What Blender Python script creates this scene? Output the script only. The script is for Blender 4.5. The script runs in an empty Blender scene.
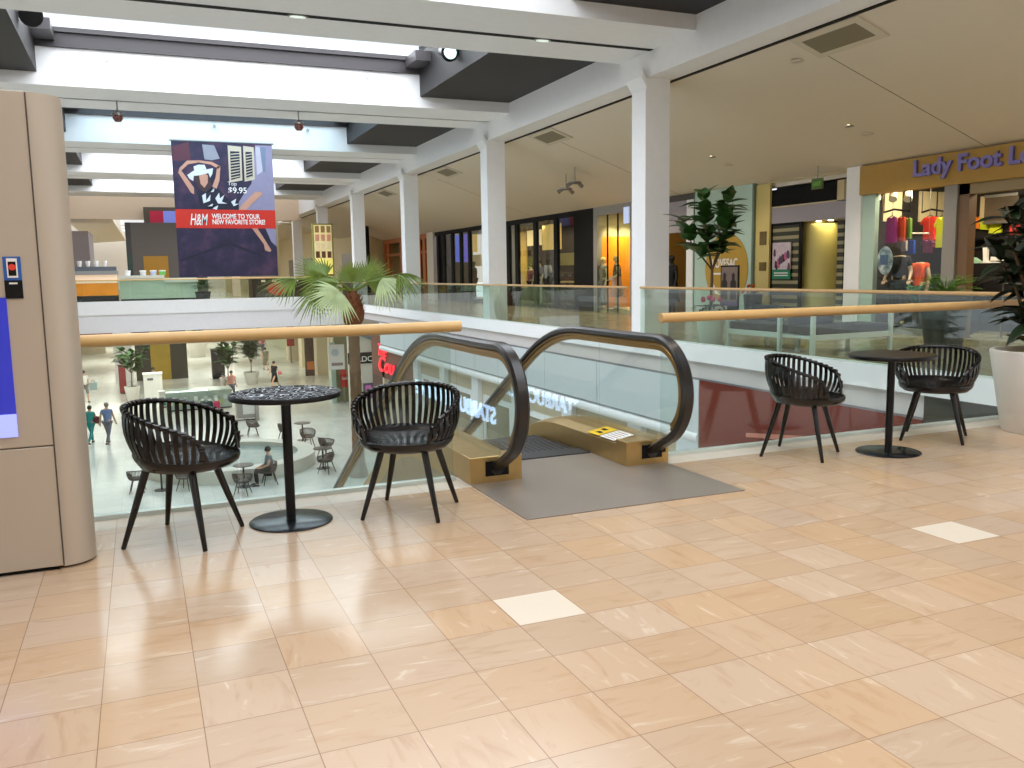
import bpy, math, random
from mathutils import Vector, Matrix
random.seed(7)
S = bpy.context.scene
COL = S.collection
PI = math.pi

# ---------------------------------------------------------------- camera
CF, PITCH, ROLL, YAW, CH = 872.0, .1272, -.0158, -.4008, 1.42
_c, _s = math.cos(YAW), math.sin(YAW)
_R0 = Vector((_c, _s, 0)); _F0 = Vector((-_s, _c, 0)); _U0 = Vector((0, 0, 1))
CAMF = _F0*math.cos(PITCH) - _U0*math.sin(PITCH)
_U1 = _U0*math.cos(PITCH) + _F0*math.sin(PITCH)
CAMR = _R0*math.cos(ROLL) + _U1*math.sin(ROLL)
CAMU = _U1*math.cos(ROLL) - _R0*math.sin(ROLL)
CAMC = Vector((0, 0, CH))
def ray(x, y): return CAMF + CAMR*((x-512)/CF) - CAMU*((y-384)/CF)
def aX(x, y, X): d = ray(x, y); return CAMC + d*(X/d.x)      # where the sight line meets the wall plane X
def aY(x, y, Y): d = ray(x, y); return CAMC + d*(Y/d.y)
def aZ(x, y, z): d = ray(x, y); return CAMC + d*((z-CH)/d.z)

cam = bpy.data.cameras.new('camera'); camo = bpy.data.objects.new('camera', cam); COL.objects.link(camo)
m = Matrix((CAMR, CAMU, -CAMF)).transposed().to_4x4(); m.translation = CAMC
camo.matrix_world = m
cam.sensor_width = 36; cam.lens = CF/1024*36; cam.clip_start = .05; cam.clip_end = 400
S.camera = camo
S.view_settings.view_transform = 'Standard'
S.view_settings.look = 'None'
S.view_settings.gamma = 1
S.view_settings.use_curve_mapping = False
S.view_settings.exposure = 0.0
try:
    S.cycles.transparent_max_bounces = 32
    S.cycles.max_bounces = 8
    S.cycles.diffuse_bounces = 4
    S.cycles.glossy_bounces = 4
    S.cycles.caustics_reflective = False; S.cycles.caustics_refractive = False
    S.cycles.sample_clamp_indirect = 6
except Exception: pass

# ---------------------------------------------------------------- materials
def lin(c):
    o = []
    for v in c:
        v = v/255
        o.append(v/12.92 if v <= .04045 else ((v+.055)/1.055)**2.4)
    return (*o, 1)
MATS = {}
def mat(name, rgb=None, rough=.5, metal=0, emit=0, noise=.04, nscale=6, spec=.5, coat=0, bump=0):
    if name in MATS: return MATS[name]
    m = bpy.data.materials.new(name); m.use_nodes = True
    nt = m.node_tree; b = nt.nodes['Principled BSDF']
    c = lin(rgb)
    b.inputs['Base Color'].default_value = c
    b.inputs['Roughness'].default_value = rough
    b.inputs['Metallic'].default_value = metal
    b.inputs['Specular IOR Level'].default_value = spec
    if coat: b.inputs['Coat Weight'].default_value = coat; b.inputs['Coat Roughness'].default_value = .08
    if emit:
        b.inputs['Emission Color'].default_value = c; b.inputs['Emission Strength'].default_value = emit
    if noise or bump:
        tc = nt.nodes.new('ShaderNodeTexCoord'); n = nt.nodes.new('ShaderNodeTexNoise')
        n.inputs['Scale'].default_value = nscale; n.inputs['Detail'].default_value = 4
        nt.links.new(tc.outputs['Object'], n.inputs['Vector'])
        if noise:
            mx = nt.nodes.new('ShaderNodeMix'); mx.data_type = 'RGBA'
            mx.inputs[6].default_value = (*[v*(1-noise) for v in c[:3]], 1)
            mx.inputs[7].default_value = (*[min(1, v*(1+noise)) for v in c[:3]], 1)
            nt.links.new(n.outputs['Fac'], mx.inputs[0]); nt.links.new(mx.outputs[2], b.inputs['Base Color'])
        if bump:
            bp = nt.nodes.new('ShaderNodeBump'); bp.inputs['Strength'].default_value = bump; bp.inputs['Distance'].default_value = .01
            nt.links.new(n.outputs['Fac'], bp.inputs['Height']); nt.links.new(bp.outputs['Normal'], b.inputs['Normal'])
    MATS[name] = m
    return m
def glass(name, tint, ior=1.5):
    if name in MATS: return MATS[name]
    m = bpy.data.materials.new(name); m.use_nodes = True; nt = m.node_tree; nt.nodes.clear()
    out = nt.nodes.new('ShaderNodeOutputMaterial'); mx = nt.nodes.new('ShaderNodeMixShader')
    tr = nt.nodes.new('ShaderNodeBsdfTransparent'); gl = nt.nodes.new('ShaderNodeBsdfGlossy'); fr = nt.nodes.new('ShaderNodeFresnel')
    tr.inputs['Color'].default_value = (*tint, 1); gl.inputs['Roughness'].default_value = 0.0
    ge = nt.nodes.new('ShaderNodeNewGeometry'); mi = nt.nodes.new('ShaderNodeMix'); mi.data_type = 'FLOAT'
    mi.inputs[2].default_value = ior; mi.inputs[3].default_value = 1/ior
    nt.links.new(ge.outputs['Backfacing'], mi.inputs[0]); nt.links.new(mi.outputs[0], fr.inputs['IOR'])
    nt.links.new(fr.outputs[0], mx.inputs[0]); nt.links.new(tr.outputs[0], mx.inputs[1]); nt.links.new(gl.outputs[0], mx.inputs[2])
    nt.links.new(mx.outputs[0], out.inputs['Surface'])
    MATS[name] = m
    return m
class N:
    """short-hand for building node materials"""
    def __init__(s, name):
        s.m = bpy.data.materials.new(name); s.m.use_nodes = True; s.t = s.m.node_tree; s.b = s.t.nodes['Principled BSDF']; MATS[name] = s.m
    def n(s, kind, **kw):
        o = s.t.nodes.new('ShaderNode'+kind)
        for k, v in kw.items(): setattr(o, k, v)
        return o
    def l(s, a, b): s.t.links.new(a, b)
    def math(s, op, a, b=None):
        o = s.n('Math', operation=op)
        for i, v in enumerate((a, b)):
            if v is None: continue
            if isinstance(v, (int, float)): o.inputs[i].default_value = v
            else: s.l(v, o.inputs[i])
        return o.outputs[0]
    def mix(s, f, a, b):
        o = s.n('Mix', data_type='RGBA')
        for i, v in ((0, f), (6, a), (7, b)):
            if hasattr(v, 'is_linked'): s.l(v, o.inputs[i])
            else: o.inputs[i].default_value = v
        return o.outputs[2]
    def ramp(s, f, stops):
        o = s.n('ValToRGB'); e = o.color_ramp.elements
        while len(e) < len(stops): e.new(.5)
        for i, (p, c) in enumerate(stops): e[i].position = p; e[i].color = c
        s.l(f, o.inputs[0]); return o.outputs[0]

TILE = .3075
def tile_material(name, base, dark, light, tile, ox, oy, rough, grout):
    k = N(name)
    tc = k.n('TexCoord'); sp = k.n('SeparateXYZ'); k.l(tc.outputs['Object'], sp.inputs[0])
    u = k.math('DIVIDE', k.math('SUBTRACT', sp.outputs[0], ox), tile); v = k.math('DIVIDE', k.math('SUBTRACT', sp.outputs[1], oy), tile)
    fu, fv = k.math('FLOOR', u), k.math('FLOOR', v)
    cb = k.n('CombineXYZ'); k.l(fu, cb.inputs[0]); k.l(fv, cb.inputs[1])
    wn = k.n('TexWhiteNoise', noise_dimensions='2D'); k.l(cb.outputs[0], wn.inputs['Vector'])
    # veins run along x on some tiles and along y on the others
    sel = k.math('GREATER_THAN', wn.outputs['Value'], .72)
    def vein(sx, sy):
        c2 = k.n('CombineXYZ'); k.l(k.math('MULTIPLY', sp.outputs[0], sx), c2.inputs[0]); k.l(k.math('MULTIPLY', sp.outputs[1], sy), c2.inputs[1])
        k.l(k.math('MULTIPLY', wn.outputs['Value'], 37.0), c2.inputs[2])
        t = k.n('TexNoise'); t.inputs['Scale'].default_value = 1; t.inputs['Detail'].default_value = 6; t.inputs['Roughness'].default_value = .62; t.inputs['Distortion'].default_value = 1.1
        k.l(c2.outputs[0], t.inputs['Vector']); return t.outputs['Fac']
    va, vb = vein(3.0, 13), vein(13, 3.0)
    vv = k.n('Mix', data_type='FLOAT'); k.l(sel, vv.inputs[0]); k.l(va, vv.inputs[2]); k.l(vb, vv.inputs[3])
    vf = vv.outputs[0]
    c1 = k.ramp(vf, [(.26, dark), (.46, base), (.60, base), (.76, light)])
    hs = k.n('HueSaturation'); k.l(c1, hs.inputs['Color'])
    k.l(k.math('ADD', k.math('MULTIPLY', wn.outputs['Value'], .10), .95), hs.inputs['Value'])
    sepc = k.n('SeparateColor'); k.l(wn.outputs['Color'], sepc.inputs[0])
    k.l(k.math('ADD', k.math('MULTIPLY', sepc.outputs[1], .22), .90), hs.inputs['Saturation'])
    # joints
    def edge(f): 
        fr = k.math('FRACT', f); return k.math('MINIMUM', fr, k.math('SUBTRACT', 1.0, fr))
    e = k.math('MINIMUM', edge(u), edge(v)); j = k.math('LESS_THAN', e, .0052)
    col = k.mix(j, hs.outputs[0], grout)
    k.l(col, k.b.inputs['Base Color'])
    k.l(k.math('ADD', k.math('MULTIPLY', vf, .16), rough), k.b.inputs['Roughness'])
    bp = k.n('Bump'); bp.inputs['Strength'].default_value = .25; bp.inputs['Distance'].default_value = .002
    k.l(k.math('SUBTRACT', 1.0, j), bp.inputs['Height']); k.l(bp.outputs[0], k.b.inputs['Normal'])
    return k.m
M_TILE = tile_material('travertine tile', lin((197, 168, 139)), lin((184, 151, 119)), lin((218, 198, 175)), TILE, -.665*TILE, 14.09*TILE, .10, lin((150, 118, 90)))
M_TILE_EDGE = tile_material('pale travertine', lin((214, 200, 182)), lin((210, 194, 174)), lin((222, 210, 196)), TILE, -.665*TILE, 14.09*TILE, .38, lin((180, 150, 120)))
M_TILE_WALK = tile_material('walkway tile', lin((176, 160, 128)), lin((150, 134, 104)), lin((196, 184, 156)), .61, 0, 0, .12, lin((120, 105, 80)))
M_TILE_LOW = tile_material('lower level tile', lin((220, 220, 212)), lin((210, 206, 192)), lin((232, 232, 226)), .9, 0, 0, .15, lin((200, 190, 170)))

M_WHITE = mat('white paint', (241, 241, 242), .55)
M_WARMW = mat('warm white plaster', (214, 204, 188), .6)
M_SOFFIT = mat('beige sloped ceiling paint', (228, 218, 202), .65, noise=.02)
M_CHAR = mat('charcoal board', (27, 24, 26), .6)
M_SLOT = mat('dark slot', (12, 11, 11), .7, spec=.25)
M_BLACK = mat('black lacquer', (14, 11, 10), .28, spec=.5, noise=.1, nscale=30)
M_CHAIR = mat('black brown lacquered wood', (13, 9, 7), .24, spec=.5, noise=.05, nscale=40)
M_BLACKM = mat('black satin metal', (16, 16, 18), .35, metal=.4)
M_BASE = mat('dark steel base', (54, 58, 62), .22, metal=.7)
M_RUBBER = mat('black rubber handrail', (26, 22, 20), .3, spec=.6)
M_BRASS = mat('brushed brass', (196, 164, 106), .3, metal=.8, noise=.1, nscale=14)
M_BRASSD = mat('dull brass', (150, 118, 66), .34, metal=.85, noise=.1, nscale=14)
M_RAIL = mat('honey oak handrail', (216, 176, 116), .35, noise=.08, nscale=12)
M_GLASS = glass('balustrade glass', (.91, .96, .95))
M_GLASSG = glass('green tinted glass', (.86, .93, .89))
M_GLASSC = glass('clear glass', (.95, .97, .96), 1.28)
M_STEEL = mat('satin steel', (150, 150, 150), .3, metal=.8)
M_PLATE = mat('ribbed floor plate steel', (150, 140, 130), .32, metal=.3, noise=.10, nscale=3)
M_STEP = mat('step aluminium', (58, 58, 60), .5, metal=.5)
M_KIOSK = mat('champagne metal', (188, 176, 160), .42, metal=.25, noise=.02)
M_POT = mat('off white glazed pot', (214, 208, 198), .5)
M_SOIL = mat('dark soil', (40, 28, 18), .9, noise=.3, nscale=40)
M_MOSS = mat('yellow moss', (190, 160, 70), .9, noise=.35, nscale=40)
M_LEAF = mat('leaf green', (44, 84, 30), .42, noise=.3, nscale=9)
M_LEAFD = mat('dark leaf', (26, 40, 18), .42, noise=.3, nscale=9)
M_LEAFL = mat('fern green', (96, 150, 40), .5, noise=.3, nscale=9)
M_PALM = mat('palm green', (112, 124, 34), .5, noise=.35, nscale=3)
M_PALML = mat('pale palm green', (190, 196, 142), .5, noise=.3, nscale=3)
M_BARK = mat('palm bark', (112, 84, 58), .9, noise=.3, nscale=14, bump=.6)
M_FIBER = mat('palm fibre', (118, 66, 32), .9, noise=.45, nscale=22, bump=1)
M_STEM = mat('woody stem', (92, 74, 50), .8, noise=.2, nscale=30)
M_CREAM = mat('cream panel', (206, 190, 150), .6)
M_ORANGEW = mat('orange fascia', (176, 138, 56), .5, noise=.06)
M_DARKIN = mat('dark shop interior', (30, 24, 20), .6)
M_YELLOW = mat('yellow plaster', (208, 188, 118), .6)
M_TEAL = mat('pale teal panel', (180, 204, 190), .45)
M_GREY = mat('grey panel', (150, 146, 140), .5)
M_LAV = mat('lavender grey panel', (160, 152, 158), .6)
M_PAPER = mat('white card', (236, 232, 226), .6)
M_PANELB = mat('blue white fascia panel', (204, 212, 216), .4)
M_BEIGEW = mat('beige lower wall', (204, 190, 162), .6)
M_RED = mat('red glass panel', (112, 36, 22), .25, noise=.08, nscale=2)
M_REDSIGN = mat('red sign', (200, 30, 26), .5)
M_CUSH = mat('charcoal cushion', (16, 15, 16), .8)
M_WFRAME = mat('white lacquer frame', (222, 224, 220), .4)
M_SKIN = mat('skin', (196, 150, 120), .55)
M_HAIR = mat('dark hair', (40, 30, 24), .6)
M_HAIRG = mat('grey hair', (120, 112, 104), .6)

# ---------------------------------------------------------------- objects
ROOTLOC = {}
def tag(o, label, cat, group=None, kind=None):
    o['label'] = label; o['category'] = cat
    if group: o['group'] = group
    if kind: o['kind'] = kind
    return o
def thing(name, label, cat, loc=(0, 0, 0), rz=0, group=None):
    o = bpy.data.objects.new(name, None); COL.objects.link(o)
    o.location = loc; o.rotation_euler = (0, 0, rz); o.empty_display_size = .1
    tag(o, label, cat, group); ROOTLOC[o.name] = Vector(loc)
    return o
class MB:
    def __init__(s): s.v = []; s.f = []
    def add(s, vs, fs):
        b = len(s.v); s.v += [Vector(p) for p in vs]; s.f += [tuple(i+b for i in f) for f in fs]; return s
    def box(s, x0, x1, y0, y1, z0, z1):
        x0, x1 = sorted((x0, x1)); y0, y1 = sorted((y0, y1)); z0, z1 = sorted((z0, z1))
        return s.add([(x0,y0,z0),(x1,y0,z0),(x1,y1,z0),(x0,y1,z0),(x0,y0,z1),(x1,y0,z1),(x1,y1,z1),(x0,y1,z1)],
                     [(0,3,2,1),(4,5,6,7),(0,1,5,4),(1,2,6,5),(2,3,7,6),(3,0,4,7)])
    def prism(s, pts, e):
        """closed 3d polygon pts extruded by vector e"""
        n = len(pts); e = Vector(e); p = [Vector(q) for q in pts]
        nrm = Vector()
        for i in range(n): nrm += (p[i]-p[0]).cross(p[(i+1) % n]-p[0])
        if nrm.dot(e) > 0: p = p[::-1]
        return s.add(p+[q+e for q in p], [tuple(range(n)), tuple(range(2*n-1, n-1, -1))] + [(i, i+n, (i+1) % n+n, (i+1) % n) for i in range(n)])
    def tube(s, path, r, n=8, closed=False, flat=1.0, caps=True):
        P = [Vector(p) for p in path]; k = len(P)
        R = r if isinstance(r, (list, tuple)) else [r]*k
        vs = []; fs = []; prev = None
        for i in range(k):
            if closed: t = P[(i+1) % k]-P[i-1]
            else: t = P[min(i+1, k-1)]-P[max(i-1, 0)]
            if t.length < 1e-9: t = Vector((0, 0, 1))
            t.normalize()
            if prev is None:
                a = Vector((0, 0, 1)) if abs(t.z) < .9 else Vector((1, 0, 0))
                u = t.cross(a).normalized()
            else:
                u = (prev - t*prev.dot(t))
                u = u.normalized() if u.length > 1e-6 else t.orthogonal().normalized()
            prev = u; w = t.cross(u)
            for j in range(n):
                an = 2*PI*j/n; vs.append(P[i] + (u*math.cos(an) + w*math.sin(an)*flat)*R[i])
        m = k if closed else k-1
        for i in range(m):
            for j in range(n):
                a = i*n+j; b = i*n+(j+1) % n; c = ((i+1) % k)*n+(j+1) % n; d = ((i+1) % k)*n+j
                fs.append((a, b, c, d))
        if not closed and caps: fs += [tuple(range(n-1, -1, -1)), tuple(range((k-1)*n, k*n))]
        return s.add(vs, fs)
    def cyl(s, a, b, r, n=16, r2=None): return s.tube([a, b], [r, r if r2 is None else r2], n)
    def lathe(s, prof, c=(0, 0, 0), n=32, sx=1, sy=1):
        c = Vector(c); vs = []; fs = []
        for (r, z) in prof:
            for j in range(n):
                an = 2*PI*j/n; vs.append(c+Vector((r*math.cos(an)*sx, r*math.sin(an)*sy, z)))
        for i in range(len(prof)-1):
            for j in range(n):
                fs.append((i*n+j, i*n+(j+1) % n, (i+1)*n+(j+1) % n, (i+1)*n+j))
        if prof[0][0] > 1e-6: fs.append(tuple(range(n-1, -1, -1)))
        if prof[-1][0] > 1e-6: fs.append(tuple(range((len(prof)-1)*n, len(prof)*n)))
        return s.add(vs, fs)
    def ball(s, c, r, n=12, sz=1.0, sx=1, sy=1):
        k = max(6, n//2+1)
        return s.lathe([(max(1e-7, r*math.sin(PI*i/k)), -r*sz*math.cos(PI*i/k)) for i in range(k+1)], c, n, sx, sy)
    def sweep(s, path, sec):
        """path of (point, side, up); sec = list of (a, b) offsets; closed section"""
        n = len(sec); vs = []; fs = []
        for p, u, w in path:
            for a, b in sec: vs.append(Vector(p)+Vector(u)*a+Vector(w)*b)
        for i in range(len(path)-1):
            for j in range(n): fs.append((i*n+j, i*n+(j+1) % n, (i+1)*n+(j+1) % n, (i+1)*n+j))
        fs += [tuple(range(n-1, -1, -1)), tuple(range((len(path)-1)*n, len(path)*n))]
        return s.add(vs, fs)
    def build(s, name, material, parent=None, smooth=False, bevel=0, world=True, kind=None):
        me = bpy.data.meshes.new(name)
        org = Vector((0, 0, 0))
        if parent is not None and world:
            p = parent
            while p.parent: p = p.parent
            org = ROOTLOC[p.name]
        me.from_pydata([tuple(v-org) for v in s.v], [], s.f)
        me.materials.append(material)
        if smooth:
            for p in me.polygons: p.use_smooth = True
            try: me.set_sharp_from_angle(angle=math.radians(42))
            except Exception: pass
        me.update()
        o = bpy.data.objects.new(name, me); COL.objects.link(o)
        if parent: o.parent = parent
        if bevel:
            b = o.modifiers.new('bevel', 'BEVEL'); b.width = bevel; b.segments = 2; b.limit_method = 'ANGLE'
        if kind: o['kind'] = kind
        return o
def struct(name, mb, m, smooth=False): return mb.build(name, m, None, smooth, kind='structure')
def bx(*a): return MB().box(*a)
def copy_thing(root, loc, rz=0, label=None, group=None, scale=None):
    r = root.copy(); COL.objects.link(r); r.location = loc; r.rotation_euler = (0, 0, rz)
    if label: r['label'] = label
    if group: r['group'] = group
    if scale: r.scale = (scale,)*3
    for ch in root.children:
        c = ch.copy(); COL.objects.link(c); c.parent = r
        for g in ch.children:
            d = g.copy(); COL.objects.link(d); d.parent = c
    return r
def text(body, at, xdir, size, m, parent=None, ext=.01, name='lettering', align='LEFT', shear=0, up=(0, 0, 1), sx=1.0, bold=0):
    cu = bpy.data.curves.new(name, 'FONT'); cu.body = body; cu.size = size; cu.extrude = ext; cu.align_x = align; cu.shear = shear
    cu.offset = bold
    cu.materials.append(m)
    o = bpy.data.objects.new(name, cu); COL.objects.link(o)
    x = Vector(xdir).normalized(); y = Vector(up).normalized(); z = x.cross(y)
    mt = Matrix((x*sx, y, z)).transposed().to_4x4()
    org = Vector((0, 0, 0))
    if parent is not None:
        p = parent
        while p.parent: p = p.parent
        org = ROOTLOC[p.name]
    mt.translation = Vector(at)-org
    me = bpy.data.meshes.new_from_object(o); bpy.data.objects.remove(o)
    if not me.materials: me.materials.append(m)
    o = bpy.data.objects.new(name, me); COL.objects.link(o)
    if parent is not None: o.parent = parent
    o.matrix_local = mt
    return o
def area(name, loc, size, energy, color=(1, 1, 1), direction=(0, 0, -1), shape='RECTANGLE', spread=None):
    l = bpy.data.lights.new(name, 'AREA'); l.shape = shape; l.size = size[0]; l.size_y = size[1]; l.energy = energy; l.color = color
    if spread: l.spread = spread
    o = bpy.data.objects.new(name, l); COL.objects.link(o); o.location = loc
    o.rotation_euler = Vector(direction).to_track_quat('-Z', 'Y').to_euler()
    return o
def spot(name, loc, energy, color, angle=90, direction=(0, 0, -1), r=.06, blend=.6):
    l = bpy.data.lights.new(name, 'SPOT'); l.energy = energy; l.color = color; l.spot_size = math.radians(angle); l.spot_blend = blend; l.shadow_soft_size = r
    o = bpy.data.objects.new(name, l); COL.objects.link(o); o.location = loc
    o.rotation_euler = Vector(direction).to_track_quat('-Z', 'Y').to_euler()
    return o
# ================================================================ the setting
XE, YE = 9.36, 5.67            # right slab edge and the near slab edge
LOW = -5.5
struct('floor', bx(-14, 14.8, -12, 5.36, -.25, 0), M_TILE)
struct('floor_border', bx(-14, 9.5, 5.36, YE, -.25, 0), M_TILE_EDGE)
struct('floor_edge_fascia', bx(-14, 9.36, YE, 5.74, -1.2, -.02), M_WHITE)
struct('floor_walkway_right', bx(XE+.14, 19, YE, 62, -.3, -.004), M_TILE_WALK)
struct('floor_walkway_left', bx(-12, -4.2, YE, 62, -.3, -.004), M_TILE_WALK)
struct('floor_corner', bx(9.5, 14.8, 5.36, YE, -.25, -.002), M_TILE)
struct('floor_lower', bx(-16, 24, -4, 112, LOW-.3, LOW), M_TILE_LOW)
for i, (c, r) in enumerate(((5, 4), (13, 4))):
    x0 = (c-.665)*TILE; y1 = (14.09-r+1)*TILE
    struct('floor_tile_pale', bx(x0+.003, x0+TILE-.003, y1-TILE+.003, y1-.003, 0, .0012), mat('pale replacement tile', (226, 212, 192), .25, noise=.02))
# slab edges along the void
def slab_edge(name, x, sgn, y0, y1):
    struct('trim_kerb_'+name, bx(x, x+sgn*.2, y0, y1, -.25, .06), M_WHITE)
    y0 = 8.3 if sgn > 0 else y0
    struct('trim_fascia_'+name, bx(x+sgn*.09, x+sgn*.3, y0, y1, -.56, -.25), mat('grey white plaster', (206, 200, 198), .6))
    struct('trim_line_'+name, bx(x+sgn*.07, x+sgn*.3, y0, y1, -.60, -.56), mat('shadow grey reveal', (120, 118, 122), .6))
slab_edge('right', 9.3, 1, 5.75, 44); slab_edge('left', -4.0, -1, 5.75, 44)
struct('trim_panel_band', bx(9.37, 9.6, 13.3, 36.5, -1.53, -.60), M_PANELB)
for y in (17.2, 21.1, 25.0, 28.9, 32.8): struct('trim_panel_joint', bx(9.366, 9.4, y, y+.015, -1.53, -.60), mat('joint grey', (140, 146, 150), .5))
struct('trim_panel_line', bx(9.366, 9.4, 13.3, 36.5, -1.56, -1.53), mat('joint grey'))
mb = MB(); mb.tube([(9.42, 13.3, -1.68), (9.42, 36.5, -1.68)], .11, 14); struct('trim_moulding', mb, M_WHITE, True)
struct('trim_panel_end', bx(9.35, 9.6, 13.28, 14.0, -5.5, -.60), M_PANELB)
# lower right-hand shop wall
struct('wall_lower_right', bx(9.62, 9.9, 13.3, 36.5, LOW, -1.6), M_BEIGEW)
k = 0
for y in (15.5, 18.7, 21.9, 25.1, 28.3, 31.5):
    struct('trim_pilaster', bx(9.48, 9.62, y, y+.55, LOW, -1.75), M_WHITE)
    struct('trim_window_frame', MB().box(9.56, 9.63, y+.75, y+2.95, -2.45, -2.3).box(9.56, 9.63, y+.75, y+.9, LOW, -2.45).box(9.56, 9.63, y+2.8, y+2.95, LOW, -2.45), M_WHITE)
    k += 1
    struct('window_%d' % (40+k), bx(9.6, 9.625, y+.9, y+2.8, -5.2, -2.45), mat('olive shop window', (136, 124, 96), .2, noise=.3, nscale=1.2))
struct('wall_shop_end', bx(9.5, 11.6, 36.5, 36.8, LOW, -.6), M_BEIGEW)
# brown shop front below the right slab, with the red script sign
struct('wall_brown_front', bx(9.5, 9.62, 31.9, 38.6, -3.0, -1.25), mat('brown shop fascia', (112, 62, 44), .6))
struct('wall_brown_side', bx(9.5, 9.62, 36.8, 38.6, LOW, -3.0), mat('dark brown shop', (84, 48, 34), .6))
# red glass front nearest to us
struct('wall_red_front', bx(9.36, 9.5, 8.3, 13.28, LOW, -.59), M_RED)
struct('trim_red_rail', MB().prism([(9.35, 9.35, -1.02), (9.35, 11.9, -1.35), (9.35, 11.9, -1.42), (9.35, 9.35, -1.12)], (.02, 0, 0)), mat('dusty pink trim', (190, 120, 100), .5))
struct('wall_dark_front', bx(9.38, 9.5, 5.74, 8.3, LOW, -.25), mat('dark green shop front', (44, 44, 34), .5))
# left lower wall that carries the lit sign seen mirrored in the escalator glass
struct('wall_lower_left', bx(-4.3, -4.05, 5.74, 44, LOW, -.6), mat('grey beige lower wall', (176, 164, 140), .6))
struct('trim_sign_band', bx(-4.05, -4.0, 12, 36, -2.7, -1.5), mat('brown grey sign band', (120, 110, 96), .6))
# far bridge over the void
BZ = .33
struct('floor_bridge', bx(-9, 12.5, 44.1, 70, -.2, BZ), M_TILE_WALK)
struct('trim_bridge_kerb', bx(-9, 9.45, 43.98, 44.12, -.22, BZ+.06), M_WHITE)
struct('trim_bridge_fascia', bx(-9, 9.45, 44.06, 44.3, -1.05, -.22), mat('bridge fascia grey', (234, 232, 236), .6))
struct('ceiling_lower', bx(-9, 14, 44.3, 110, -1.05, -.9), M_WARMW)
# lower level beyond the bridge
struct('wall_lower_back', bx(-16, 24, 104, 104.3, LOW, -1.05), mat('warm cream wall', (222, 206, 172), .6))
for i, y in enumerate((46.5, 51, 56, 61, 67, 73)):
    struct('trim_arcade_pier', bx(11.3-.05*i, 12.2, y, y+1.5, LOW, -1.05), mat('warm cream wall'))
struct('wall_arcade', bx(12.2, 12.4, 45, 104, LOW, -1.05), mat('pale sage wall', (186, 188, 160), .6))
struct('wall_lower_block', bx(-9, -5.5, 60, 104, LOW, -1.05), M_WARMW)
# columns and long beam on the right
struct('beam_right', bx(9.5, 10.15, -12, 64, 5.2, 7.3), M_WHITE)
struct('beam_left', bx(-4.8, -4.15, -12, 64, 5.2, 7.3), M_WHITE)
struct('trim_ceiling_slot', bx(10.12, 10.22, -12, 64, 5.185, 5.3), M_SLOT)
def column(x, y):
    struct('column', bx(x-.275, x+.275, y-.275, y+.275, 0, 5.2), M_WHITE)
    struct('trim_column_rib', bx(x-.29, x-.275, y-.275, y-.1, 0, 5.05), M_WHITE)
    struct('trim_capital', MB().prism([(x-.275, y-.3, 4.98), (x-.275, y+.3, 4.98), (x-.40, y+.3, 5.2), (x-.40, y-.3, 5.2)], (.0, 0, .16)), M_WHITE)
for kk in range(0, 6): column(9.75, 15.6+8.6*kk)
for kk in range(1, 6): column(-4.45, 15.6+8.6*kk)
# sloped soffit over the right walkway (falls from the beam to the shop fronts), and its twin on the left
def slope(name, xa, xb, za, zb):
    struct(name, MB().prism([(xa, -12, za), (xb, -12, zb), (xb, -12, zb+.15), (xa, -12, za+.15)], (0, 76, 0)), M_SOFFIT)
slope('ceiling_right', 10.2, 14.95, 5.2, 5.2-.345*4.75)
slope('ceiling_left', -4.85, -11, 5.2, 5.2-.345*6.15)
def cz(x): return 5.2-.345*(x-10.2)
for y in (11.92, 22.06, 32.4):
    struct('trim_ceiling_seam', MB().prism([(10.75, y, cz(10.75)-.004), (14.9, y, cz(14.9)-.004), (14.9, y, cz(14.9)+.02), (10.75, y, cz(10.75)+.02)], (0, .014, 0)), mat('seam shadow', (120, 108, 88), .7))
# cross beams, skylights and their charcoal shoulders
sk = 0
M_GLASSK = glass('skylight glazing', (.98, .99, 1), 1.06)
for kk in range(-3, 5):
    yc = 15.05+8.6*kk
    struct('beam_cross', MB().box(-4.15, 9.5, yc-1.35, yc+.06, 5.68, 6.88).box(-4.15, 9.5, yc+.2, yc+1.35, 5.68, 6.88), M_WARMW if kk < 0 else M_WHITE)
    struct('trim_beam_slot', bx(-4.15, 9.5, yc+.06, yc+.2, 5.672 if kk == 0 else 5.70, 6.0), M_SLOT)
    struct('trim_skylight_curb', MB().box(-1.75, 7.0, yc-1.44, yc-1.35, 6.5, 6.84).box(-1.75, 7.0, yc-1.52, yc-1.4, 6.80, 6.90), mat('grey curb', (58, 54, 57), .5))
    if kk < 4:
        y0, y1 = yc+1.35, yc+8.6-1.35
        for x0, x1 in ((7.0, 9.5), (-4.15, -1.75)):
            struct('ceiling_shoulder', bx(x0, x1, y0, y1, 5.95, 7.3), M_CHAR)
        xi = 7.0
        struct('trim_skylight_frame', MB().box(6.6, 7.0, y1-1.0, y1-.1, 6.62, 6.86).box(-1.75, -1.35, y1-1.0, y1-.1, 6.62, 6.86), mat('grey curb'))
        sk += 1
        struct('window_%d' % sk, bx(-1.75, 7.0, y0, y1, 6.93, 6.95), M_GLASSK)
        blue = kk == 1
        area('daylight through skylight', (2.625, (y0+y1)/2+.6, 7.02), (8.75, y1-y0+1.4), (1000 if kk > -1 else 540) if not blue else 560, (.94, .97, 1.0) if not blue else (.56, .84, 1.0))
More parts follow.
